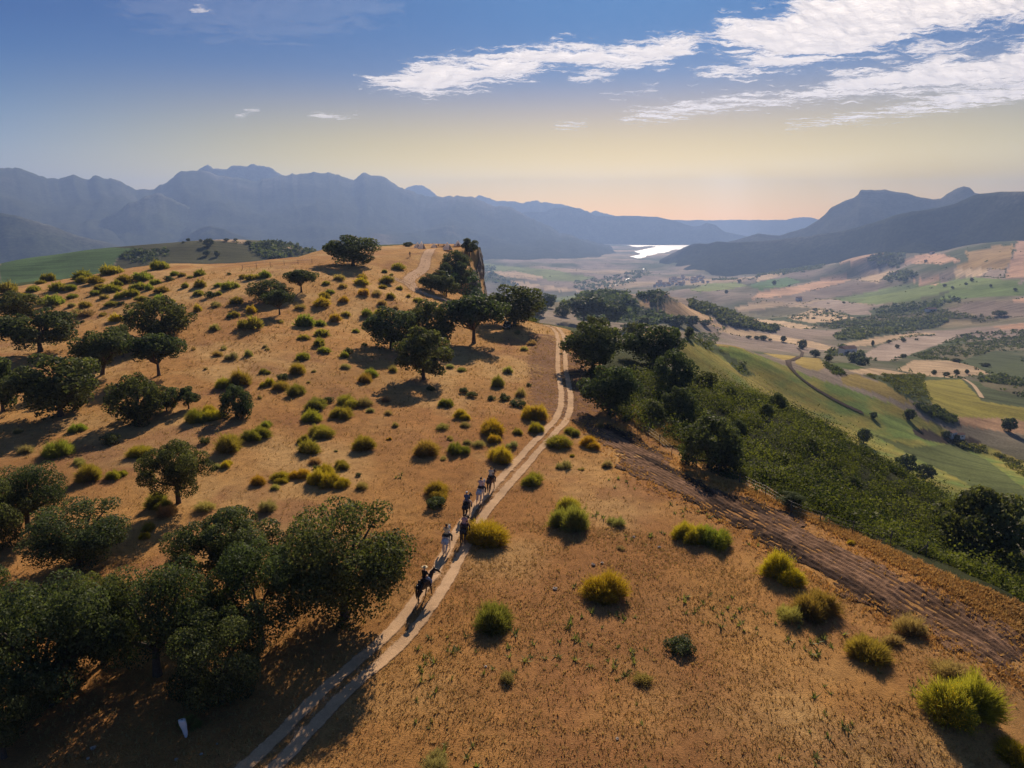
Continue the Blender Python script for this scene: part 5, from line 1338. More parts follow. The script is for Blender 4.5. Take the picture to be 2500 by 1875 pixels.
# ------------------------------------------------------------------ dry grass tufts: nobody could count them
def tufts(name, label, mat, pts, size, blades, seed):
    rs = np.random.default_rng(seed)
    n = len(pts)
    i = np.repeat(np.arange(n), blades)
    az = rs.uniform(0, 2 * np.pi, n * blades)
    ln = size[i] * rs.uniform(0.6, 1.3, n * blades)
    out_ = rs.uniform(0.25, 1.0, n * blades)
    b0 = pts[i] + np.stack([np.cos(az), np.sin(az), az * 0], 1) * (0.18 * size[i])[:, None]
    tip = b0 + np.stack([np.cos(az) * out_, np.sin(az) * out_, np.sqrt(1.15 - out_ ** 2 * 0.9) * 0.85], 1) * ln[:, None]
    sd = np.stack([-np.sin(az), np.cos(az), az * 0], 1) * (0.17 * ln)[:, None]
    v = np.stack([b0 - sd, b0 + sd, tip], 1).reshape(-1, 3)
    tn = np.clip(0.5 + 0.22 * rs.normal(size=n)[i] + 0.15 * rs.normal(size=len(i)), 0, 1)
    me = np_mesh(name, v, np.arange(len(v)).reshape(-1, 3), mat, False, np.repeat(np.repeat(tn, 3)[:, None], 3, 1))
    return tag(mesh_obj(name, me), label, None, None, 'stuff')
rs = np.random.default_rng(21)
n_t = 120000
# even on the ground close by, thinning out with distance
rr_ = np.sqrt(rs.uniform(24 ** 2, 62 ** 2, n_t)); 
far_ = rs.random(n_t) < 0.42
rr_[far_] = np.exp(rs.uniform(math.log(60), math.log(215), far_.sum()))
th_ = np.radians(rs.uniform(-39, 39, n_t))
x, y = rr_ * np.sin(th_), rr_ * np.cos(th_)
edge_t = np.interp(np.degrees(th_), [-40, -24, -12, -4, -1, 2, 5, 9, 14, 20, 27, 34, 40], [222, 245, 280, 290, 235, 185, 160, 112, 100, 82, 72, 66, 60])
ok = rr_ < edge_t - 1
dtr = np.full(n_t, 9.0)
for cc_ in track_c[::2]:
    dtr = np.minimum(dtr, np.hypot(x - cc_[0], y - cc_[1]))
ok &= (dtr > 1.35) | ((dtr < 0.34) & (rs.random(n_t) < 0.9))
ok &= ~in_poly(x + 2.5 * fbm(x / 6, y / 6, 3), y + 2.5 * fbm(x / 6 + 40, y / 6, 3), pp)
ok &= fbm(x / 3.3, y / 3.3, 3) + 0.25 * rs.normal(size=n_t) > -0.22
x, y = x[ok], y[ok]
P = np.stack([x, y, H(x, y) - 0.02], 1)
S = rs.uniform(0.10, 0.26, len(P)) * np.clip(np.hypot(x, y) / 70, 1, 2.2)
tufts('dry_grass', 'short dry golden grass tufts covering the hilltop', m_dry, P, S, 3, 22)
# grass creeping over the margins of the ploughed strip
el = np.concatenate([pp, pp[:1]]); sg_ = rs.integers(0, len(pp), 3200); u_ = rs.random(3200)
x = el[sg_, 0] * (1 - u_) + el[sg_ + 1, 0] * u_ + rs.normal(size=3200) * 0.9; y = el[sg_, 1] * (1 - u_) + el[sg_ + 1, 1] * u_ + rs.normal(size=3200) * 0.9
tufts('margin_grass', 'ragged dry grass along the margins of the ploughed strip', m_dry, np.stack([x, y, H(x, y) + 0.05], 1), rs.uniform(0.14, 0.34, 3200), 4, 26)
# pale seeding weeds in loose patches
n_w = 1500
rr_ = np.sqrt(rs.uniform(27 ** 2, 75 ** 2, n_w)); th_ = np.radians(rs.uniform(-10, 37, n_w))
x, y = rr_ * np.sin(th_), rr_ * np.cos(th_)
ok = (fbm(x / 6 + 70, y / 6, 3) > 0.16) & (rr_ < np.interp(np.degrees(th_), [-10, 5, 9, 14, 20, 27, 34, 40], [90, 90, 90, 85, 70, 60, 56, 50])) & ~in_poly(x, y, pp)
dtr = np.full(n_w, 9.0)
for cc_ in track_c[::2]:
    dtr = np.minimum(dtr, np.hypot(x - cc_[0], y - cc_[1]))
ok &= dtr > 2.0
x, y = x[ok], y[ok]
tufts('seeding_weeds', 'pale yellow green weeds in loose patches on the dry grass', m_weed, np.stack([x, y, H(x, y)], 1), rs.uniform(0.2, 0.45, len(x)), 9, 23)
# long pale grass on the mound behind the fence and along the field edge
mo = poly_points(K6([(1010,985),(1250,985),(1370,1090),(1400,1200),(1250,1170),(1080,1050)]), 2600, rs, 60, 160)
tufts('tall_dry_grass', 'tall bleached grass on the mound by the fence', m_dry, mo, rs.uniform(0.3, 0.6, len(mo)), 5, 24)
ed = poly_points([(1660,1148),(1730,1178),(1881,1228),(2056,1318),(2296,1440),(2500,1560),(2500,1480),(2300,1400),(2100,1310),(1900,1225),(1760,1170)], 5000, rs, 40, 140)
tufts('edge_grass', 'rough dry grass between ploughed strip and fence', m_dry, ed, rs.uniform(0.15, 0.4, len(ed)), 5, 25)
# ------------------------------------------------------------------ rock face of the cliff
m_rock, nt, b = mat_new('cliff_rock')
geo = node(nt, 'ShaderNodeNewGeometry')
n1 = noise(nt, 0.35, 8, 0.7, geo.outputs['Position']); n2 = noise(nt, 1.8, 6, 0.75, geo.outputs['Position'])
c = ramp(nt, n1.outputs['Fac'], [(0.3, (0.05, 0.04, 0.033)), (0.5, (0.12, 0.088, 0.066)), (0.72, (0.22, 0.16, 0.115))])
c = mixc(nt, 'MULTIPLY', 1.0, c, ramp(nt, n2.outputs['Fac'], [(0.3, (0.6, 0.6, 0.6)), (0.7, (1.3, 1.3, 1.3))]))
nt.links.new(c, b.inputs['Base Color']); b.inputs['Roughness'].default_value = 0.95
bp = node(nt, 'ShaderNodeBump'); bp.inputs['Distance'].default_value = 0.6
nt.links.new(n2.outputs['Fac'], bp.inputs['Height']); nt.links.new(bp.outputs[0], b.inputs['Normal'])
ce = spline(CLIFF, 90)
nz_ = 34
KK, SS = np.meshgrid(np.linspace(0, 1, nz_), np.arange(len(ce)), indexing='ij')
d_ = np.gradient(ce, axis=0); d_ /= np.hypot(d_[:, 0], d_[:, 1])[:, None]
nout = np.stack([d_[:, 1], -d_[:, 0]], 1)
topz = H(ce[:, 0] - 1.0 * nout[:, 0], ce[:, 1] - 1.0 * nout[:, 1]) + 0.15
botz = np.minimum(H(ce[:, 0] + 3.6 * nout[:, 0], ce[:, 1] + 3.6 * nout[:, 1]), topz - 2) - 1.5
Zk = topz[None, :] * (1 - KK) + botz[None, :] * KK
bulge = -0.6 + 3.4 * KK ** 0.8 + 1.3 * fbm(SS / 7.0, Zk / 5.0, 4) * np.clip(KK * 8, 0, 1) + 0.5 * ridged(SS / 3.0, Zk / 9.0, 3)
X = ce[None, :, 0] + nout[None, :, 0] * bulge; Y = ce[None, :, 1] + nout[None, :, 1] * bulge
ix = np.arange(X.size).reshape(X.shape)
q = np.stack([ix[:-1, :-1], ix[:-1, 1:], ix[1:, 1:], ix[1:, :-1]], -1).reshape(-1, 4)
me = np_mesh('cliff', np.stack([X, Y, Zk], -1).reshape(-1, 3), q, m_rock, False)
tag(mesh_obj('cliff', me), 'sheer brown rock face dropping off right of the tents', None, None, 'structure')
# greenery hanging on its near side
rs = np.random.default_rng(31)
k_ = (rs.random(260) ** 1.2 * 34).astype(int); h_ = np.where(k_ > 24, rs.uniform(0.5, 1.0, 260), rs.uniform(0.0, 1.0, 260))
pts_ = np.stack([ce[k_, 0] + nout[k_, 0] * (0.6 + 3.6 * h_), ce[k_, 1] + nout[k_, 1] * (0.6 + 3.6 * h_), topz[k_] * (1 - h_) + botz[k_] * h_], 1)
scatter_mass('cliff_ivy', 'green creepers hanging down the near side of the rock face', m_ivy, pts_, rs.uniform(0.8, 2.0, 260), 90, 0.2, 0.2, 33, 1.0)

# ------------------------------------------------------------------ horses and riders
def skin_obj(name, verts, edges, radii, mat, parent, sub=1, root=0):
    me = bpy.data.meshes.new(name)
    me.from_pydata(verts, edges, [])
    me.update()
    me.materials.append(mat)
    o = mesh_obj(name, me, parent)
    md = o.modifiers.new('skin', 'SKIN'); md.use_smooth_shade = True
    for i, r in enumerate(radii):
        r = (r, r) if not isinstance(r, tuple) else r
        me.skin_vertices[0].data[i].radius = r
        me.skin_vertices[0].data[i].use_root = (i == root)
    if sub:
        sb_ = o.modifiers.new('smooth', 'SUBSURF'); sb_.levels = sub; sb_.render_levels = sub
    return o

def ell(c, r, nu=10, nv=7, zmin=-1.0):
    v, f = [], []
    for i in range(nv + 1):
        ph = math.pi * i / nv
        for j in range(nu):
            q = 2 * math.pi * j / nu
            v.append((c[0] + r[0] * math.sin(ph) * math.cos(q), c[1] + r[1] * math.sin(ph) * math.sin(q), c[2] + r[2] * max(math.cos(ph), zmin)))
    for i in range(nv):
        for j in range(nu):
            f.append((i * nu + j, (i + 1) * nu + j, (i + 1) * nu + (j + 1) % nu, i * nu + (j + 1) % nu))
    return v, f

M_TACK = flat_mat('dark_leather', (0.035, 0.022, 0.015), 0.5, 0.4)
M_SKIN = flat_mat('skin', (0.42, 0.24, 0.16), 0.6, 0.3)
M_HAIR = flat_mat('dark_hair', (0.02, 0.015, 0.012), 0.6, 0.3)
M_BOOT = flat_mat('boots', (0.02, 0.017, 0.015), 0.5, 0.4)

def horse(loc, rz, coat, mane, label, stride=0.0, head_turn=0.0, blanket=None):
    o = empty('horse', loc, rz)
    s = stride
    ht = head_turn
    V_ = [(0, -.55, 1.30), (0, -.15, 1.26), (0, .32, 1.24), (0, .62, 1.42), (0.04 * ht, .88, 1.72), (0.12 * ht, 1.06, 1.95), (0.30 * ht, 1.24, 1.84), (0.46 * ht, 1.38, 1.62),
          # hind legs: hip, stifle, hock, fetlock, hoof
          (-.17, -.66, 1.12), (-.17, -.50 + .12 * s, .92), (-.15, -.80 + .22 * s, .55), (-.15, -.74 + .26 * s, .15), (-.15, -.68 + .30 * s, .04),
          (.17, -.66, 1.12), (.17, -.50 - .12 * s, .92), (.15, -.80 - .22 * s, .55), (.15, -.76 - .26 * s, .15), (.15, -.70 - .28 * s, .04),
          # front legs: elbow, knee, fetlock, hoof
          (-.15, .42, .95), (-.14, .46 - .16 * s, .52), (-.14, .43 - .28 * s, .14), (-.14, .47 - .28 * s, .04),
          (.15, .42, .95), (.14, .46 + .20 * s, .54), (.14, .45 + .26 * s, .16), (.14, .50 + .30 * s, .05)]
    E_ = [(0, 1), (1, 2), (2, 3), (3, 4), (4, 5), (5, 6), (6, 7), (0, 8), (8, 9), (9, 10), (10, 11), (11, 12), (0, 13), (13, 14), (14, 15), (15, 16), (16, 17),
          (2, 18), (18, 19), (19, 20), (20, 21), (2, 22), (22, 23), (23, 24), (24, 25)]
    R_ = [(.27, .29), (.28, .30), (.27, .31), (.19, .24), (.11, .17), (.095, .13), (.085, .11), (.06, .065)] + [.17, .12, .065, .042, .06] * 2 + [.12, .06, .04, .058] * 2
    skin_obj('body', V_, E_, R_, coat, o, 1, 1)
    hx, hy, hz = V_[5]
    me = py_mesh('ears', [tube([(hx + sx, hy - .02, hz + .08), (hx + sx * 1.3, hy, hz + .17), (hx + sx * 1.4, hy + .01, hz + .23)], [.035, .03, .005], 5) for sx in (-.055, .055)], coat)
    mesh_obj('ears', me, o)
    me = py_mesh('mane', [tube([(V_[3][0], .50, 1.66), (V_[4][0], .74, 1.90), (hx, hy - .10, hz + .10), (hx, hy + .06, hz + .10)], [.05, .07, .06, .02], 6)], mane)
    mesh_obj('mane', me, o)
    me = py_mesh('tail', [tube([(0, -.78, 1.42), (0, -.90, 1.36), (0.01, -.97, 1.10), (0.02, -.98, .75), (0.02, -.95, .42)], [.05, .07, .085, .08, .02], 7)], mane)
    mesh_obj('tail', me, o)
    me = py_mesh('saddle', [ell((0, .02, 1.585), (.24, .30, .07)), tube([(0, .26, 1.60), (0, .30, 1.70)], [.05, .03], 6), tube([(-.16, -.24, 1.60), (0, -.28, 1.68), (.16, -.24, 1.60)], [.04, .05, .04], 6)], M_TACK)
    mesh_obj('saddle', me, o)
    me = py_mesh('saddle_pad', [ell((0, -.02, 1.46), (.335, .40, .16))], blanket or M_TACK)
    mesh_obj('saddle_pad', me, o)
    me = py_mesh('bridle', [tube([(V_[7][0] - .07, V_[7][1], V_[7][2] + .05), (hx - .1, hy, hz), (hx, hy, hz + .12), (hx + .1, hy, hz), (V_[7][0] + .07, V_[7][1], V_[7][2] + .05)], [.014] * 5, 5),
                            tube([(V_[7][0] + .07, V_[7][1], V_[7][2]), (.12, .8, 1.6), (.05, .44, 1.86)], [.012] * 3, 5), tube([(V_[7][0] - .07, V_[7][1], V_[7][2]), (-.12, .8, 1.6), (-.05, .44, 1.86)], [.012] * 3, 5)], M_TACK)
    mesh_obj('bridle', me, o)
    return tag(o, label, 'horse', 'horses walking up the track')

def hand_parts(cx, cy, cz, sg):
    parts = [ell((cx, cy, cz), (.035, .05, .028), 8, 6)]
    for i, (dx, ln) in enumerate(((-.028, .05), (-.01, .06), (.01, .057), (.028, .045))):
        parts.append(tube([(cx + dx, cy + .035, cz + .008), (cx + dx, cy + .035 + ln, cz + .0), (cx + dx * .9, cy + .03 + ln * .8, cz - .035)], [.0095, .009, .007], 5))
    parts.append(tube([(cx - sg * .03, cy + .0, cz + .01), (cx - sg * .052, cy + .03, cz + .02), (cx - sg * .04, cy + .06, cz + .01)], [.011, .010, .008], 5))
    return parts

def rider(loc, rz, shirt, trousers, label, hat='helmet', hatm=None, lean=0.0, ponytail=False):
    o = empty('person', loc, rz)
    L = lean
    # whole figure: pelvis, waist, chest, neck, head; arms; legs astride
    V_ = [(0, 0, 1.70), (0, .01 + L * .3, 1.90), (0, .03 + L * .7, 2.13), (0, .04 + L, 2.33), (0, .07 + L, 2.43), (0, .06 + L, 2.53)]
    E_ = [(0, 1), (1, 2), (2, 3), (3, 4), (4, 5)]
    R_ = [(.17, .14), (.14, .11), (.18, .12), .06, (.085, .10), (.08, .09)]
    for sg in (-1, 1):
        b0 = len(V_)
        V_ += [(sg * .19, .03 + L * .8, 2.25), (sg * .25, .10 + L * .5, 2.00), (sg * .11, .36, 1.90)]
        E_ += [(2, b0), (b0, b0 + 1), (b0 + 1, b0 + 2)]
        R_ += [.075, .052, .038]
        b0 = len(V_)
        V_ += [(sg * .20, .14, 1.66), (sg * .39, .36, 1.42), (sg * .40, .20, 1.05), (sg * .41, .36, 1.00)]
        E_ += [(0, b0), (b0, b0 + 1), (b0 + 1, b0 + 2), (b0 + 2, b0 + 3)]
        R_ += [.115, .085, .055, .045]
    skin_obj('body', V_, E_, R_, M_SKIN, o, 1, 0)
    # clothes
    g = 1.14
    sv = [V_[0], V_[1], V_[2], (0, .04 + L, 2.27)]; se = [(0, 1), (1, 2), (2, 3)]; sr = [(.18 * g, .15 * g), (.15 * g, .12 * g), (.185 * g, .13 * g), .085]
    sv[0] = (0, 0, 1.76)
    for sg, i0 in ((-1, 6), (1, 13)):
        b0 = len(sv)
        wrist = tuple(V_[i0 + 1][k] * .25 + V_[i0 + 2][k] * .75 for k in range(3))
        sv += [V_[i0], V_[i0 + 1], wrist]; se += [(2, b0), (b0, b0 + 1), (b0 + 1, b0 + 2)]; sr += [.085, .064, .048]
    skin_obj('shirt', sv, se, sr, shirt, o, 1, 1)
    tv = [(0, 0, 1.72)]; te = []; tr_ = [(.185, .16)]
    for i0 in (9, 16):
        b0 = len(tv)
        tv += [V_[i0], V_[i0 + 1], tuple(V_[i0 + 1][k] * .4 + V_[i0 + 2][k] * .6 for k in range(3))]
        te += [(0, b0), (b0, b0 + 1), (b0 + 1, b0 + 2)]; tr_ += [.13, .098, .072]
    skin_obj('trousers', tv, te, tr_, trousers, o, 1, 0)
    parts = []
    for i0 in (9, 16):
        k, a_, t_ = V_[i0 + 1], V_[i0 + 2], V_[i0 + 3]
        m_ = tuple(k[j] * .45 + a_[j] * .55 for j in range(3))
        parts.append(tube([m_, a_, (a_[0], a_[1] + .06, a_[2] - .05), (t_[0], t_[1] + .02, t_[2] - .02)], [.08, .062, .06, .045], 8))
    mesh_obj('boots', py_mesh('boots', parts, M_BOOT), o)
    for sg, i0 in ((-1, 6), (1, 13)):
        h_ = V_[i0 + 2]
        mesh_obj('hand', py_mesh('hand', hand_parts(h_[0], h_[1] + .03, h_[2], sg), M_SKIN), o)
    hc = (0, .065 + L, 2.475)
    face = [ell((hc[0], hc[1] + .098, hc[2] - .02), (.016, .026, .022), 6, 5)] + [ell((sx, hc[1] + .085, hc[2] + .01), (.014, .012, .009), 6, 4) for sx in (-.035, .035)] + [ell((sx, hc[1] - .0, hc[2] - .015), (.014, .022, .034), 6, 5) for sx in (-.095, .095)] + [ell((0, hc[1] + .088, hc[2] - .062), (.03, .012, .008), 6, 4)]
    mesh_obj('face', py_mesh('face', face, M_SKIN), o)
    hp = [ell((hc[0], hc[1] - .015, hc[2] + .012), (.102, .115, .118), 12, 8, -0.25)]
    if ponytail:
        hp.append(tube([(0, hc[1] - .11, hc[2] - .02), (0, hc[1] - .15, hc[2] - .12), (0, hc[1] - .14, hc[2] - .34)], [.045, .05, .015], 7))
    mesh_obj('hair', py_mesh('hair', hp, M_HAIR), o)
    if hat == 'straw':
        brim = tube([(0, hc[1], hc[2] + .055), (0, hc[1], hc[2] + .07)], [.24, .235], 18)
        mesh_obj('hat', py_mesh('hat', [brim, ell((0, hc[1], hc[2] + .07), (.11, .125, .115), 14, 8, 0.0)], hatm), o)
    elif hat == 'helmet':
        mesh_obj('helmet', py_mesh('helmet', [ell((0, hc[1] - .005, hc[2] + .035), (.125, .145, .115), 14, 8, -0.1), tube([(0, hc[1] + .10, hc[2] + .045), (0, hc[1] + .19, hc[2] + .03)], [.08, .05], 10)], hatm), o)
    elif hat == 'cap':
        mesh_obj('cap', py_mesh('cap', [ell((0, hc[1] - .005, hc[2] + .04), (.112, .128, .10), 14, 8, -0.1), tube([(0, hc[1] + .09, hc[2] + .05), (0, hc[1] + .18, hc[2] + .04)], [.075, .05], 10)], hatm), o)
    return tag(o, label, 'person', 'riders on the track')

H_BLACK = flat_mat('black_bay_coat', (0.022, 0.014, 0.010), 0.5, 0.35); H_DARK = flat_mat('dark_brown_coat', (0.035, 0.020, 0.013), 0.5, 0.35)
H_BAY = flat_mat('bay_coat', (0.10, 0.04, 0.02), 0.5, 0.35); H_GREY = flat_mat('white_grey_coat', (0.62, 0.58, 0.55), 0.6, 0.3); H_GREYM = flat_mat('pale_mane', (0.5, 0.47, 0.44), 0.7, 0.2)
c_ = lambda n, r, g, b_: flat_mat(n, (r, g, b_), 0.85, 0.2)
RID = [
 # foot px, coat, mane, horse label, stride, head, rider label, shirt, trousers, hat, hat material, ponytail
 (1026, 1470, H_BLACK, H_BLACK, 'black horse at the rear of the line turning its head right', 0.7, 0.9, 'person in black top and straw hat riding last', c_('black_top', .018, .017, .018), c_('jeans', .20, .24, .34), 'straw', c_('straw', .62, .48, .28), False, -0.30),
 (1087, 1356, H_GREY, H_GREYM, 'white horse second from the rear, on the left rut', 0.4, 0.0, 'person with long dark hair and cream top on the rear white horse', c_('cream_top', .68, .62, .42), c_('dark_green_trousers', .045, .05, .04), 'none', None, True, 0.0),
 (1131, 1330, H_DARK, H_BLACK, 'dark brown horse on the right rut beside a broom shrub', -0.6, 0.25, 'person in dusky pink shirt riding a dark brown horse', c_('pink_shirt', .46, .30, .32), c_('wine_trousers', .10, .05, .055), 'none', None, False, 0.0),
 (1136, 1269, H_DARK, H_BLACK, 'dark brown horse in the middle of the line', 0.5, 0.3, 'person in blue shirt and white cap with beige trousers', c_('blue_shirt', .07, .12, .25), c_('beige_trousers', .50, .42, .34), 'cap', c_('white_cap', .75, .74, .72), False, 0.0),
 (1170, 1231, H_GREY, H_GREYM, 'white horse second from the front', -0.4, 0.0, 'person in pale pink top and dark trousers on the front white horse', c_('pale_pink_top', .66, .52, .50), c_('navy_trousers', .025, .027, .04), 'helmet', c_('black_helmet', .03, .028, .028), False, 0.0),
 (1194, 1204, H_BAY, H_BLACK, 'bay horse leading the line', 0.6, 0.0, 'person in off white shirt leading on the bay horse', c_('off_white_shirt', .60, .60, .50), c_('brown_trousers', .06, .04, .03), 'none', None, False, 0.0),
]
for (px, py, coat, mane, hl, st, hd, rl, sh, tr_, hat, hm, pony, turn) in RID:
    p = at(px, py)
    k = int(np.argmin(np.hypot(track_c[:, 0] - p.x, track_c[:, 1] - p.y)))
    d_ = track_c[min(k + 4, len(track_c) - 1)] - track_c[max(k - 4, 0)]
    rz = math.atan2(-d_[0], d_[1]) + turn
    # the photo shows the hind hooves: the horse's middle is ahead of them
    fx, fy = -math.sin(rz) * 0.55, math.cos(rz) * 0.55
    loc = (p.x + fx, p.y + fy, float(H(p.x + fx, p.y + fy)) + 0.02)
    horse(loc, rz, coat, mane, hl, st, hd)
    rider(loc, rz, sh, tr_, rl, hat, hm, 0.0, pony)

# a walker far up by the tents
def walker(px, py, label):
    p = at(px, py, 120)
    o = empty('person', p, 0.4)
    V_ = [(0, 0, .95), (0, 0, 1.15), (0, .02, 1.38), (0, .02, 1.54), (0, .04, 1.62), (0, .03, 1.72), (-.10, .03, .90), (-.11, .14, .5), (-.11, .08, .08), (-.11, .2, .04), (.10, .0, .90), (.11, -.06, .5), (.11, -.22, .1), (.11, -.12, .04), (-.20, .02, 1.44), (-.25, -.03, 1.18), (-.24, .1, .95), (.20, .02, 1.44), (.25, .03, 1.18), (.24, .2, .98)]
    E_ = [(0, 1), (1, 2), (2, 3), (3, 4), (4, 5), (0, 6), (6, 7), (7, 8), (8, 9), (0, 10), (10, 11), (11, 12), (12, 13), (2, 14), (14, 15), (15, 16), (2, 17), (17, 18), (18, 19)]
    R_ = [.16, .14, .17, .06, .095, .085, .10, .07, .05, .045, .10, .07, .05, .045, .07, .05, .04, .07, .05, .04]
    skin_obj('body', V_, E_, R_, flat_mat('dark_clothes', (.025, .025, .03)), o, 1, 0)
    mesh_obj('hair', py_mesh('hair', [ell((0, .02, 1.70), (.10, .11, .10), 10, 7, -0.2)], M_HAIR), o)
    mesh_obj('face', py_mesh('face', [ell((0, .12, 1.63), (.05, .03, .06), 8, 6)], M_SKIN), o)
    return tag(o, label, 'person')
walker(1001, 627.5, 'lone walker in dark clothes on the slope below the tents')

# ------------------------------------------------------------------ bell tents
m_canvas, nt, b = mat_new('tent_canvas')
tc = node(nt, 'ShaderNodeTexCoord'); n1 = noise(nt, 3, 4, 0.6, tc.outputs['Object'])
nt.links.new(ramp(nt, n1.outputs['Fac'], [(0.3, (0.66, 0.62, 0.58)), (0.7, (0.80, 0.77, 0.73))]), b.inputs['Base Color'])
b.inputs['Roughness'].default_value = 0.9
trl = node(nt, 'ShaderNodeBsdfTranslucent'); trl.inputs[0].default_value = (0.80, 0.76, 0.74, 1)
mxs = node(nt, 'ShaderNodeMixShader'); mxs.inputs[0].default_value = 0.55
nt.links.new(b.outputs[0], mxs.inputs[1]); nt.links.new(trl.outputs[0], mxs.inputs[2]); nt.links.new(mxs.outputs[0], nt.nodes['Material Output'].inputs[0])
M_POLE = flat_mat('tent_pole', (0.3, 0.22, 0.14)); M_DOOR = flat_mat('tent_door', (0.22, 0.19, 0.16)); M_ROPE = flat_mat('guy_rope', (0.6, 0.56, 0.5))
def tent(px, py, wpx, hpx, label, rz):
    p = at(px, py, 150)
    zc = depth(p); R = wpx * zc / FPX / 2; Hh = hpx * zc / FPX
    o = empty('bell_tent', (p.x, p.y, p.z - 0.05), rz)
    n = 16; v = []; f = []
    rings = [(R * 0.97, 0.0), (R, 0.20 * Hh), (R * 0.62, 0.46 * Hh), (R * 0.30, 0.72 * Hh), (0.05 * R, Hh)]
    for r, z in rings:
        for j in range(n):
            q = 2 * math.pi * j / n
            k = 1 - (0.05 if j % 2 and 0.1 < z / Hh < 0.9 else 0)          # canvas sags between the seams
            v.append((r * k * math.cos(q), r * k * math.sin(q), z))
    for i in range(len(rings) - 1):
        for j in range(n):
            f.append((i * n + j, i * n + (j + 1) % n, (i + 1) * n + (j + 1) % n, (i + 1) * n + j))
    roof_f = [q for q in f if q[0] >= n]; wall_f = [q for q in f if q[0] < n]
    for nm_, ff in (('canvas_roof', roof_f), ('canvas_wall', wall_f)):
        me = bpy.data.meshes.new(nm_); me.from_pydata(v, [], ff); me.update(); me.materials.append(m_canvas); mesh_obj(nm_, me, o)
    mesh_obj('finial', py_mesh('finial', [tube([(0, 0, Hh * .98), (0, 0, Hh * 1.05)], [.05, .03], 6)], M_POLE), o)
    # door: an A-shaped porch standing out from the cone
    dm = bpy.data.meshes.new('door')
    dm.from_pydata([(-.42 * R, -R * 1.02, 0), (.42 * R, -R * 1.02, 0), (0, -R * .80, .62 * Hh), (0, -R * .55, .62 * Hh)], [], [(0, 1, 2), (1, 3, 2), (0, 2, 3)])
    dm.update(); dm.materials.append(M_DOOR); mesh_obj('door', dm, o)
    for j in range(6):
        q = 2 * math.pi * (j + .5) / 6
        mesh_obj('guy_rope', py_mesh('guy_rope', [tube([(R * math.cos(q), R * math.sin(q), .20 * Hh), (R * 1.45 * math.cos(q), R * 1.45 * math.sin(q), 0.0)], [.02, .02], 4)], M_ROPE), o)
    return tag(o, label, 'tent', 'white bell tents on the cliff top')
tent(1019.5, 604.5, 18, 13.5, 'leftmost white bell tent on the hilltop', 0.4)
tent(1029.5, 607.5, 19, 19, 'taller white bell tent overlapping the leftmost one', 0.9)
tent(1059.5, 605.0, 16, 12.5, 'smallest white bell tent half behind a shrub', 1.2)
tent(1092.5, 609.5, 24, 18.5, 'largest white bell tent in the middle of the camp', 0.8)
tent(1118.0, 600.5, 20, 13.5, 'white bell tent nearest the cliff edge', 0.2)
# camp table with benches between the tents
p = at(1077, 600, 150)
M_WOOD = flat_mat('weathered_wood', (0.11, 0.07, 0.045))
o = empty('camp_table', p, 0.3)
def bxp(x0, x1, y0, y1, z0, z1):
    v = [(x, y, z) for z in (z0, z1) for y in (y0, y1) for x in (x0, x1)]
    return v, [(0, 2, 3, 1), (4, 5, 7, 6), (0, 1, 5, 4), (2, 6, 7, 3), (0, 4, 6, 2), (1, 3, 7, 5)]
mesh_obj('table_top', py_mesh('table_top', [bxp(-1.5, 1.5, -.4, .4, .70, .76)], M_WOOD, False), o)
for sx in (-1.2, 1.2):
    mesh_obj('leg', py_mesh('leg', [bxp(sx - .05, sx + .05, -.35, .35, 0, .70)], M_WOOD, False), o)
for sy in (-.75, .75):
    mesh_obj('bench', py_mesh('bench', [bxp(-1.5, 1.5, sy - .14, sy + .14, .42, .47), bxp(-1.25, -1.15, sy - .1, sy + .1, 0, .42), bxp(1.15, 1.25, sy - .1, sy + .1, 0, .42)], M_WOOD, False), o)
tag(o, 'low dark wooden table with benches between the tents', 'table')

# ------------------------------------------------------------------ dark car parked under the oak
p = at(1238, 801, 100)
M_CAR = flat_mat('dark_car_paint', (0.012, 0.013, 0.017), 0.25, 0.6, 0.05); M_GLASS = flat_mat('car_glass', (0.02, 0.025, 0.03), 0.08, 0.8, 0.05)
M_TYRE = flat_mat('tyre', (0.015, 0.015, 0.015), 0.9, 0.1); M_RIM = flat_mat('rim', (0.35, 0.35, 0.36), 0.4, 0.5); M_LAMP = flat_mat('lamp_glass', (0.75, 0.74, 0.72), 0.15, 0.7); M_PLATE = flat_mat('number_plate', (0.7, 0.7, 0.68), 0.6)
o = empty('parked_car', (p.x, p.y, p.z), math.radians(172))
def loft(secs):
    v, f = [], []
    n = len(secs[0])
    for s_ in secs: v += s_
    for i in range(len(secs) - 1):
        for j in range(n):
            f.append((i * n + j, i * n + (j + 1) % n, (i + 1) * n + (j + 1) % n, (i + 1) * n + j))
    f.append(tuple(range(n))[::-1]); f.append(tuple(range((len(secs) - 1) * n, len(secs) * n)))
    me = bpy.data.meshes.new('loft'); me.from_pydata(v, [], f); me.update()
    return me
def sec(y, w, z0, z1): return [(-w, y, z0), (-w * 1.03, y, (z0 + z1) / 2), (-w * .93, y, z1), (w * .93, y, z1), (w * 1.03, y, (z0 + z1) / 2), (w, y, z0)]
me = loft([sec(-2.1, .74, .38, .86), sec(-1.9, .84, .28, .98), sec(-.9, .86, .26, 1.0), (sec(.9, .86, .26, .98)), sec(1.6, .84, .28, .90), sec(2.05, .74, .36, .72)]); me.name = 'body'; me.materials.append(M_CAR); mesh_obj('body', me, o)
me = loft([sec(-1.85, .72, .97, 1.05), sec(-1.4, .68, .97, 1.45), sec(-.2, .68, .97, 1.52), sec(.45, .67, .97, 1.46), sec(1.1, .74, .95, 1.0)]); me.name = 'cabin'; me.materials.append(M_CAR); cab = mesh_obj('cabin', me, o)
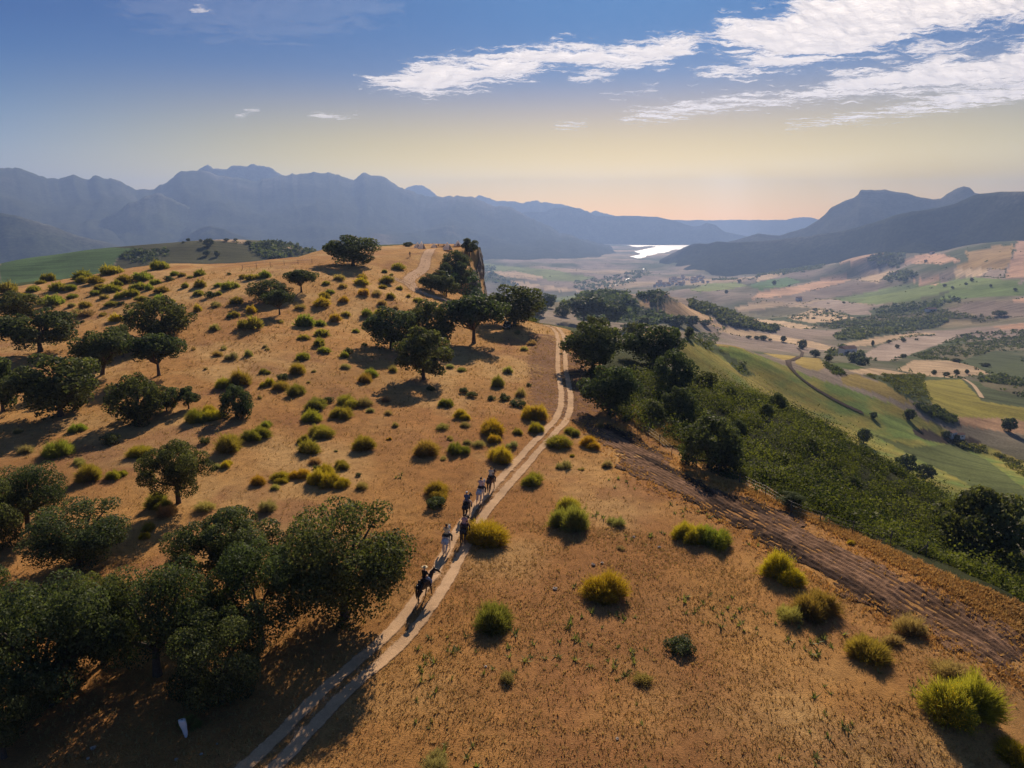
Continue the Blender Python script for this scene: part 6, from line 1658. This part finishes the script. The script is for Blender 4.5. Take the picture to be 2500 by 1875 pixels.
gm = bpy.data.meshes.new('windscreen'); gm.from_pydata([(-.64, 1.06, 1.03), (.64, 1.06, 1.03), (.58, .53, 1.43), (-.58, .53, 1.43)], [], [(0, 1, 2, 3)]); gm.update(); gm.materials.append(M_GLASS); mesh_obj('windscreen', gm, cab)
gm = bpy.data.meshes.new('rear_window'); gm.from_pydata([(-.6, -1.86, 1.08), (.6, -1.86, 1.08), (.56, -1.45, 1.41), (-.56, -1.45, 1.41)], [], [(3, 2, 1, 0)]); gm.update(); gm.materials.append(M_GLASS); mesh_obj('rear_window', gm, cab)
for sx in (-1, 1):
    for sy in (-1.3, 1.3):
        w_ = mesh_obj('wheel', py_mesh('wheel', [tube([(sx * .66, sy, .32), (sx * .88, sy, .32)], [.32, .32], 16)], M_TYRE), o)
        mesh_obj('rim', py_mesh('rim', [tube([(sx * .86, sy, .32), (sx * .895, sy, .32)], [.20, .17], 12)], M_RIM), w_)
    mesh_obj('headlight', py_mesh('headlight', [ell((sx * .58, 2.02, .66), (.15, .07, .075), 8, 6)], M_LAMP), o)
    mesh_obj('door_mirror', py_mesh('door_mirror', [ell((sx * .93, .72, 1.02), (.10, .06, .07), 8, 6)], M_CAR), o)
mesh_obj('number_plate', py_mesh('number_plate', [bxp(-.26, .26, 2.06, 2.085, .44, .55)], M_PLATE, False), o)
tag(o, 'dark car parked in the shade at the edge of the spreading oak', 'car')

# ------------------------------------------------------------------ wire fence along the edge of the ploughed strip
M_POST = flat_mat('fence_post', (0.10, 0.085, 0.07)); M_WIRE = flat_mat('fence_wire', (0.20, 0.19, 0.18), 0.5, 0.5, metal=0.6)
POSTS = [(1502,1036),(1557,1058),(1582,1066),(1610,1086),(1639,1112),(1700,1140),(1752,1160),(1805,1182),(1868,1212),(1931,1254),(2002,1278),(2081,1303),(2173,1332),(2259,1358),(2340,1388),(2417,1422),(2500,1468)]
fp = [at(x, y) for x, y in POSTS]
f_o = empty('wire_fence', fp[0])
tag(f_o, 'thin wire fence on dark posts along the edge of the scrub slope', 'fence')
rs = np.random.default_rng(77)
tops = []
for p in fp:
    q = p - fp[0]; hh = 1.35 + rs.uniform(-.1, .15); ln = rs.normal(size=2) * 0.05
    t_ = Vector((q.x + ln[0], q.y + ln[1], q.z + hh)); tops.append((q, t_))
    mesh_obj('post', py_mesh('post', [tube([(q.x, q.y, q.z - .3), tuple(t_)], [.055, .045], 7)], M_POST), f_o)
q, t_ = tops[13]
mesh_obj('brace', py_mesh('brace', [tube([(q.x - .8, q.y + .25, q.z), (q.x, q.y, q.z + 1.1)], [.045, .04], 6)], M_POST), f_o)
for fr in (0.35, 0.65, 0.92):
    mesh_obj('wire', py_mesh('wire', [tube([tuple(q_ * (1 - fr) + t2 * fr) for q_, t2 in tops], [.012] * len(tops), 4)], M_WIRE), f_o)

# crest fence far up on the left slope
CF = [(592,658),(626,654),(660,651),(694,648),(728,646),(762,645)]
cfp = [at(x, y, 120) for x, y in CF]
f2 = empty('crest_fence', cfp[0]); tag(f2, 'faint wire fence on thin posts along the far crest', 'fence')
for p in cfp:
    q = p - cfp[0]
    mesh_obj('post', py_mesh('post', [tube([(q.x, q.y, q.z - .3), (q.x, q.y, q.z + 1.4)], [.07, .06], 6)], M_POST), f2)
for fr in (0.6, 1.25):
    mesh_obj('wire', py_mesh('wire', [tube([(p.x - cfp[0].x, p.y - cfp[0].y, p.z - cfp[0].z + fr) for p in cfp], [.02] * len(cfp), 4)], M_WIRE), f2)

# ------------------------------------------------------------------ white wrap standing upright in the shade near the lower left
p = at(454, 1801)
rs = np.random.default_rng(5)
m_sheet = flat_mat('white_wrap', (0.78, 0.77, 0.80), 0.7, 0.3, 0.06)
n1_, n2_ = 16, 18
V_ = []
for i in range(n1_ + 1):
    s_ = i / n1_
    r_ = 0.065 + 0.125 * min(1, s_ * 1.35) + 0.012 * math.sin(9 * s_)
    for j in range(n2_):
        q_ = 2 * math.pi * j / n2_
        k_ = r_ * (1 + 0.13 * math.sin(3 * q_ + 4 * s_) + 0.06 * math.sin(7 * q_)) + rs.normal() * 0.005
        V_.append((k_ * math.cos(q_) - 0.10 * s_ * s_, k_ * 0.7 * math.sin(q_), 0.03 + 1.12 * s_))
F_ = [(i * n2_ + j, i * n2_ + (j + 1) % n2_, (i + 1) * n2_ + (j + 1) % n2_, (i + 1) * n2_ + j) for i in range(n1_) for j in range(n2_)]
F_.append(tuple(range(n1_ * n2_, (n1_ + 1) * n2_)))
o = empty('wrapped_post', p)
me = bpy.data.meshes.new('white_wrap'); me.from_pydata(V_, [], F_); me.update(); me.materials.append(m_sheet); me.polygons.foreach_set('use_smooth', [True] * len(me.polygons))
mesh_obj('white_wrap', me, o)
mesh_obj('stake', py_mesh('stake', [tube([(0, 0, -.3), (0, 0, .3), (-.1, 0, 1.2)], [.03, .03, .025], 7)], M_POST), o)
tag(o, 'tapered white wrapped stake standing in the shade at the lower left', 'stake')

# ------------------------------------------------------------------ stones lying about
m_stone = flat_mat('pale_stone', (0.42, 0.36, 0.30), 0.9, 0.2, 0.2, 3)
def stone_mesh(seed):
    rs = np.random.default_rng(seed)
    v, f = ell((0, 0, .25), (.5, .4, .32), 9, 6)
    v = [tuple(np.array(p_) * (1 + 0.16 * rs.normal())) for p_ in v]
    return py_mesh('stone', [(v, f)], m_stone, False)
SM = [stone_mesh(i) for i in range(3)]
ST = [(1355,1439,13,'pale flat stone in the open grass right of the last rider'),(1470,1375,9,'reddish stone of a small heap in the middle of the dry grass'),(1448,1380,11,'larger stone of the small heap in the dry grass'),(1507,1805,10,'white stone near the bottom edge'),(1186,1629,8,'whitish stone below the shrub left of centre bottom'),(492,1842,9,'small white stone at the bottom left'),(530,1817,6,'tiny white stone beside the dark track'),(430,1855,10,'grey stone at the bottom left edge of the shade'),(228,1828,14,'long grey stone in the lower left shade'),(215,1853,9,'small grey stone below the long one'),(1610,1337,9,'flat stone left of the twin broom near the ploughed strip'),(1547,1312,8,'small stone in the grass above the single broom')]
for i_, (x_, y_, w_, lb_) in enumerate(ST):
    p = at(x_, y_); s_ = w_ * depth(p) / FPX
    o = mesh_obj('stone', SM[i_ % 3]); o.location = (p.x, p.y, p.z - 0.03 * s_); o.scale = (s_, s_, s_ * .8); o.rotation_euler = (0, 0, i_ * 1.3)
    tag(o, lb_, 'stone', 'loose stones in the dry grass')

# ------------------------------------------------------------------ far village, farmhouses and the little farm in the dark hollow
M_WALL = flat_mat('whitewash', (0.74, 0.72, 0.69), 0.9, 0.1, 0.1, .3); M_ROOF = flat_mat('clay_roof', (0.34, 0.20, 0.14), 0.9, 0.1, 0.2, .5); M_WIN = flat_mat('dark_window', (0.05, 0.05, 0.06), 0.4)
def house_meshes(w, d, h):
    wall = py_mesh('wall', [bxp(-w / 2, w / 2, -d / 2, d / 2, -2, h)], M_WALL, False)
    rf = bpy.data.meshes.new('roof')
    e = .35
    rf.from_pydata([(-w / 2 - e, -d / 2 - e, h - .1), (w / 2 + e, -d / 2 - e, h - .1), (w / 2 + e, d / 2 + e, h - .1), (-w / 2 - e, d / 2 + e, h - .1), (-w / 2 - e, 0, h + d * .28), (w / 2 + e, 0, h + d * .28)], [], [(0, 1, 5, 4), (2, 3, 4, 5), (1, 2, 5), (3, 0, 4), (3, 2, 1, 0)])
    rf.update(); rf.materials.append(M_ROOF)
    win = py_mesh('window', [bxp(-w * .3, -w * .12, -d / 2 - .06, -d / 2 + .1, h * .35, h * .7)], M_WIN, False)
    win2 = py_mesh('window', [bxp(w * .12, w * .3, -d / 2 - .06, -d / 2 + .1, h * .35, h * .7)], M_WIN, False)
    return wall, rf, win, win2
HM = [house_meshes(9, 7, 5.5), house_meshes(13, 8, 6.5), house_meshes(8, 8, 7.5), house_meshes(18, 9, 5)]
def house(p, k, rz, label, group=None, sc=1.0, wins=True):
    o = empty('house', p, rz, (sc, sc, sc))
    ms = HM[k]
    mesh_obj('wall', ms[0], o); mesh_obj('roof', ms[1], o)
    if wins:
        mesh_obj('window', ms[2], o); mesh_obj('window', ms[3], o)
    return tag(o, label, 'house', group)
rs = np.random.default_rng(91)
VIL = KM([(360,470),(560,400),(860,300),(1160,300),(1260,380),(1160,410),(1000,410),(780,430),(560,450),(440,480)])
VIL = [(x, y + 2) for x, y in VIL]
vp = poly_points(VIL, 60, rs, 1200, 5000)
for p in vp:
    house(Vector(p), int(rs.integers(3)), rs.uniform(-.6, .6), 'white house of the far village below the forested ridge', 'houses of the far village', rs.uniform(.9, 1.35), False)
for (x_, y_, k_, lb_) in [(2272,761,3,'low white farmhouse among the olive rows right of the plain'),(1950,733,1,'small farmhouse on the mauve field'),(2496,572,3,'pale farm building under the ridge at the right edge'),(2068,867,1,'farmhouse among trees in the middle valley'),(2276,620,1,'tiny white farmhouse below the ridge on the peach fields'),(2190,672,1,'tiny farmhouse inside the small wood of the plain')]:
    p = at(x_, y_, 500)
    house(p, k_, 0.3, lb_, None, 1.1)
p = at(2322, 1066, 240); house(p, 0, 0.5, 'small shed in the middle of the dark earth hollow', None, 0.45)
p = at(2338, 1068, 240); house(p, 3, 0.2, 'long low white hut right of the shed in the dark hollow', None, 0.32)
for (x_, y_, w_, lb_) in [(2308,1068,20,'bushy tree left of the shed in the dark hollow'),(2335,1074,16,'small tree before the hut in the dark hollow'),(2132,1020,18,'bush at the lower end of the dark curving track')]:
    tree(x_, y_, w_, w_ * .8, 'bushy', lb_, None, 0.3, rmin=240)
# river glints below the village
RIV = [('upper bend of the bright river near the village', KM([(140,360),(170,332),(215,318),(212,326),(165,352)])), ('bright river pool left of the village', KM([(10,408),(35,392),(58,388),(40,404),(14,422)])), ('river glint below the reservoir', KM([(380,205),(400,193),(408,200),(428,218),(400,211)]))]
for lb_, po_ in RIV:
    ps = [at(x, y, 1200) for x, y in po_]
    z_ = max(p.z for p in ps) + 0.6
    th_, tn_ = ray(np.array([q_[0] for q_ in po_]), np.array([q_[1] for q_ in po_]))
    r_ = (CAM_Z - z_) / tn_
    tag(flat_poly('river_water', np.stack([r_ * np.sin(th_), r_ * np.cos(th_)], 1)[::-1], z_, m_water), lb_, None, None, 'structure')
# ------------------------------------------------------------------ clouds: broken altocumulus sheets 3.5 km up, outside the haze
CLOUD_Z = 3500.0
m_cloud = bpy.data.materials.new('cloud'); m_cloud.use_nodes = True
nt = m_cloud.node_tree
for n_ in list(nt.nodes):
    if n_.type != 'OUTPUT_MATERIAL':
        nt.nodes.remove(n_)
ca = node(nt, 'ShaderNodeVertexColor', layer_name='Col')
sep = node(nt, 'ShaderNodeSeparateColor'); nt.links.new(ca.outputs['Color'], sep.inputs[0])
geo = node(nt, 'ShaderNodeNewGeometry')
mp = node(nt, 'ShaderNodeMapping'); nt.links.new(geo.outputs['Position'], mp.inputs['Vector'])
mp.inputs['Rotation'].default_value = (0, 0, math.radians(-35)); mp.inputs['Scale'].default_value = (0.7, 1.5, 1.0)
na_ = noise(nt, 1 / 900, 9, 0.66, mp.outputs[0]); nb_ = noise(nt, 1 / 190, 7, 0.68, geo.outputs['Position'])
s1 = node(nt, 'ShaderNodeMath', operation='MULTIPLY_ADD'); s1.inputs[1].default_value = 2.6; s1.inputs[2].default_value = -1.9
nt.links.new(na_.outputs['Fac'], s1.inputs[0])
s2 = node(nt, 'ShaderNodeMath', operation='MULTIPLY_ADD'); s2.inputs[1].default_value = 1.15
nt.links.new(nb_.outputs['Fac'], s2.inputs[0]); nt.links.new(s1.outputs[0], s2.inputs[2])
s3 = node(nt, 'ShaderNodeMath', operation='MULTIPLY_ADD'); s3.inputs[1].default_value = 1.0
nt.links.new(sep.outputs[0], s3.inputs[0]); nt.links.new(s2.outputs[0], s3.inputs[2])
al = node(nt, 'ShaderNodeMapRange', interpolation_type='SMOOTHSTEP'); al.inputs[1].default_value = 0.18; al.inputs[2].default_value = 0.70; al.inputs[4].default_value = 0.97
nt.links.new(s3.outputs[0], al.inputs[0])
am = node(nt, 'ShaderNodeMath', operation='MULTIPLY'); nt.links.new(al.outputs[0], am.inputs[0]); nt.links.new(sep.outputs[1], am.inputs[1])
bpc = node(nt, 'ShaderNodeBump'); bpc.inputs['Strength'].default_value = 0.5; bpc.inputs['Distance'].default_value = 90
nt.links.new(s2.outputs[0], bpc.inputs['Height'])
tr = node(nt, 'ShaderNodeBsdfTranslucent'); tr.inputs[0].default_value = (0.97, 0.98, 1.0, 1)
df = node(nt, 'ShaderNodeBsdfDiffuse'); df.inputs[0].default_value = (0.97, 0.98, 1.0, 1)
nt.links.new(bpc.outputs[0], tr.inputs['Normal']); nt.links.new(bpc.outputs[0], df.inputs['Normal'])
m1 = node(nt, 'ShaderNodeMixShader'); m1.inputs[0].default_value = 0.12
nt.links.new(tr.outputs[0], m1.inputs[1]); nt.links.new(df.outputs[0], m1.inputs[2])
tp = node(nt, 'ShaderNodeBsdfTransparent'); m2 = node(nt, 'ShaderNodeMixShader')
nt.links.new(am.outputs[0], m2.inputs[0]); nt.links.new(tp.outputs[0], m2.inputs[1]); nt.links.new(m1.outputs[0], m2.inputs[2])
nt.links.new(m2.outputs[0], nt.nodes['Material Output'].inputs[0])

def poly_dist(px, py, poly):
    d = np.full(px.shape, 1e9)
    n = len(poly)
    for i in range(n):
        x1, y1 = poly[i]; x2, y2 = poly[(i + 1) % n]
        dx, dy = x2 - x1, y2 - y1
        t_ = np.clip(((px - x1) * dx + (py - y1) * dy) / max(dx * dx + dy * dy, 1e-9), 0, 1)
        d = np.minimum(d, np.hypot(px - x1 - t_ * dx, py - y1 - t_ * dy))
    return np.where(in_poly(px, py, poly), d, -d)

def cloud(label, poly, soft=26.0, strength=1.0, fill=1.0, step=9):
    """poly is the outline seen in the photograph; the sheet itself lies level at its own height"""
    xs_ = [p_[0] for p_ in poly]; ys_ = [p_[1] for p_ in poly]
    gx = np.arange(min(xs_) - 30, max(xs_) + 31, step); gy = np.arange(min(ys_) - 24, max(ys_) + 25, step * 0.6)
    PX, PY = np.meshgrid(gx, gy, indexing='ij')
    d = poly_dist(PX, PY, poly)
    w_ = np.clip(0.42 + d / soft * 0.5, 0, 1) * fill
    th, tn = ray(PX, PY)
    parts_v, parts_f, parts_c = [], [], []
    o_ = 0
    thick = 18 + 190 * np.clip(d / 60, 0, 1)
    for sgn in (-0.5,):
        z = CLOUD_Z + sgn * thick + 70 * fbm(PX / 26, PY / 12, 4)
        r = (CLOUD_Z - CAM_Z) / np.maximum(-tn, 0.02)
        V_ = np.stack([r * np.sin(th), r * np.cos(th), z], -1).reshape(-1, 3)
        ix = np.arange(PX.size).reshape(PX.shape) + o_
        q = np.stack([ix[:-1, :-1], ix[:-1, 1:], ix[1:, 1:], ix[1:, :-1]], -1).reshape(-1, 4)
        keep_ = (np.maximum.reduce([w_[:-1, :-1], w_[1:, :-1], w_[:-1, 1:], w_[1:, 1:]]) > 0.02).reshape(-1)
        parts_v.append(V_); parts_f.append(q[keep_]); parts_c.append(np.stack([w_.ravel(), np.full(w_.size, strength), w_.ravel() * 0], 1))
        o_ += PX.size
    V_ = np.concatenate(parts_v); F_ = np.concatenate(parts_f); C_ = np.concatenate(parts_c)
    used, inv = np.unique(F_, return_inverse=True)
    me = np_mesh('cloud', V_[used], inv.reshape(-1, 4), m_cloud, True, C_[used])
    return tag(mesh_obj('cloud', me), label, None, None, 'structure')
KC = lambda pts: [(850 + x * 0.7459, y * 0.7459) for x, y in pts]
cloud('long lance shaped white cloud pointing left', KC([(45,275),(150,240),(230,208),(300,193),(430,186),(540,158),(700,138),(780,146),(850,152),(980,130),(1060,118),(1140,128),(1150,152),(1060,190),(1030,210),(850,215),(640,212),(600,245),(480,265),(360,295),(270,312),(200,290),(100,285)]), 26)
cloud('big puffy white cloud sheet at the upper right', KC([(1140,132),(1200,112),(1210,82),(1250,60),(1310,56),(1330,35),(1420,30),(1470,0),(1500,-60),(2400,-60),(2400,10),(2212,45),(2080,62),(1950,96),(1850,122),(1700,168),(1600,190),(1400,215),(1250,240),(1140,248),(1220,215),(1300,190),(1340,168),(1250,155)]), 34)
cloud('scattered cloud flecks under the big sheet at right', KC([(1720,158),(1900,118),(2030,92),(2140,75),(2190,92),(2100,128),(1990,170),(1850,195),(1730,195)]), 40, 0.9, 0.62)
cloud('long white cloud band rising to the right edge', KC([(910,386),(1050,345),(1250,325),(1450,300),(1600,268),(1590,240),(1680,228),(1850,200),(1960,182),(2100,190),(2212,135),(2420,90),(2420,270),(2212,280),(2000,290),(1800,305),(1500,325),(1300,345),(1050,378)]), 30)
cloud('lowest thin cloud band near the right edge', KC([(1450,411),(1600,385),(1850,342),(1940,300),(2212,262),(2420,240),(2420,300),(2212,322),(2000,347),(1800,372),(1600,397)]), 24)
cloud('small wisp beneath the lance shaped cloud', KC([(725,254),(790,236),(890,224),(885,236),(790,263)]), 14, 0.9)
cloud('thin faint streak below the lance shaped cloud', KC([(830,309),(1010,290),(1000,302),(850,314)]), 14, 0.55)
cloud('thin pale streak low in the middle of the sky', KC([(675,411),(780,399),(778,409),(690,414)]), 12, 0.7)
KL = lambda pts: [(x / 2.458, y / 2.458) for x, y in pts]
cloud('tiny wisp low in the left sky', KL([(1425,686),(1480,668),(1550,664),(1545,674),(1470,688)]), 11, 0.6)
cloud('tiny double wisp left of the lance shaped cloud', KL([(1860,690),(1930,682),(2050,684),(2140,690),(2040,708),(1960,706),(1900,698)]), 11, 0.7)
cloud('small fleck at the top of the left sky', KL([(1155,38),(1195,26),(1245,52),(1215,58)]), 11, 0.6)
cloud('faint cirrus veil across the top of the left sky', [(250,-40),(520,-40),(860,-30),(960,20),(820,70),(640,86),(470,62),(340,20)], 70, 0.07, 1.25, 12)
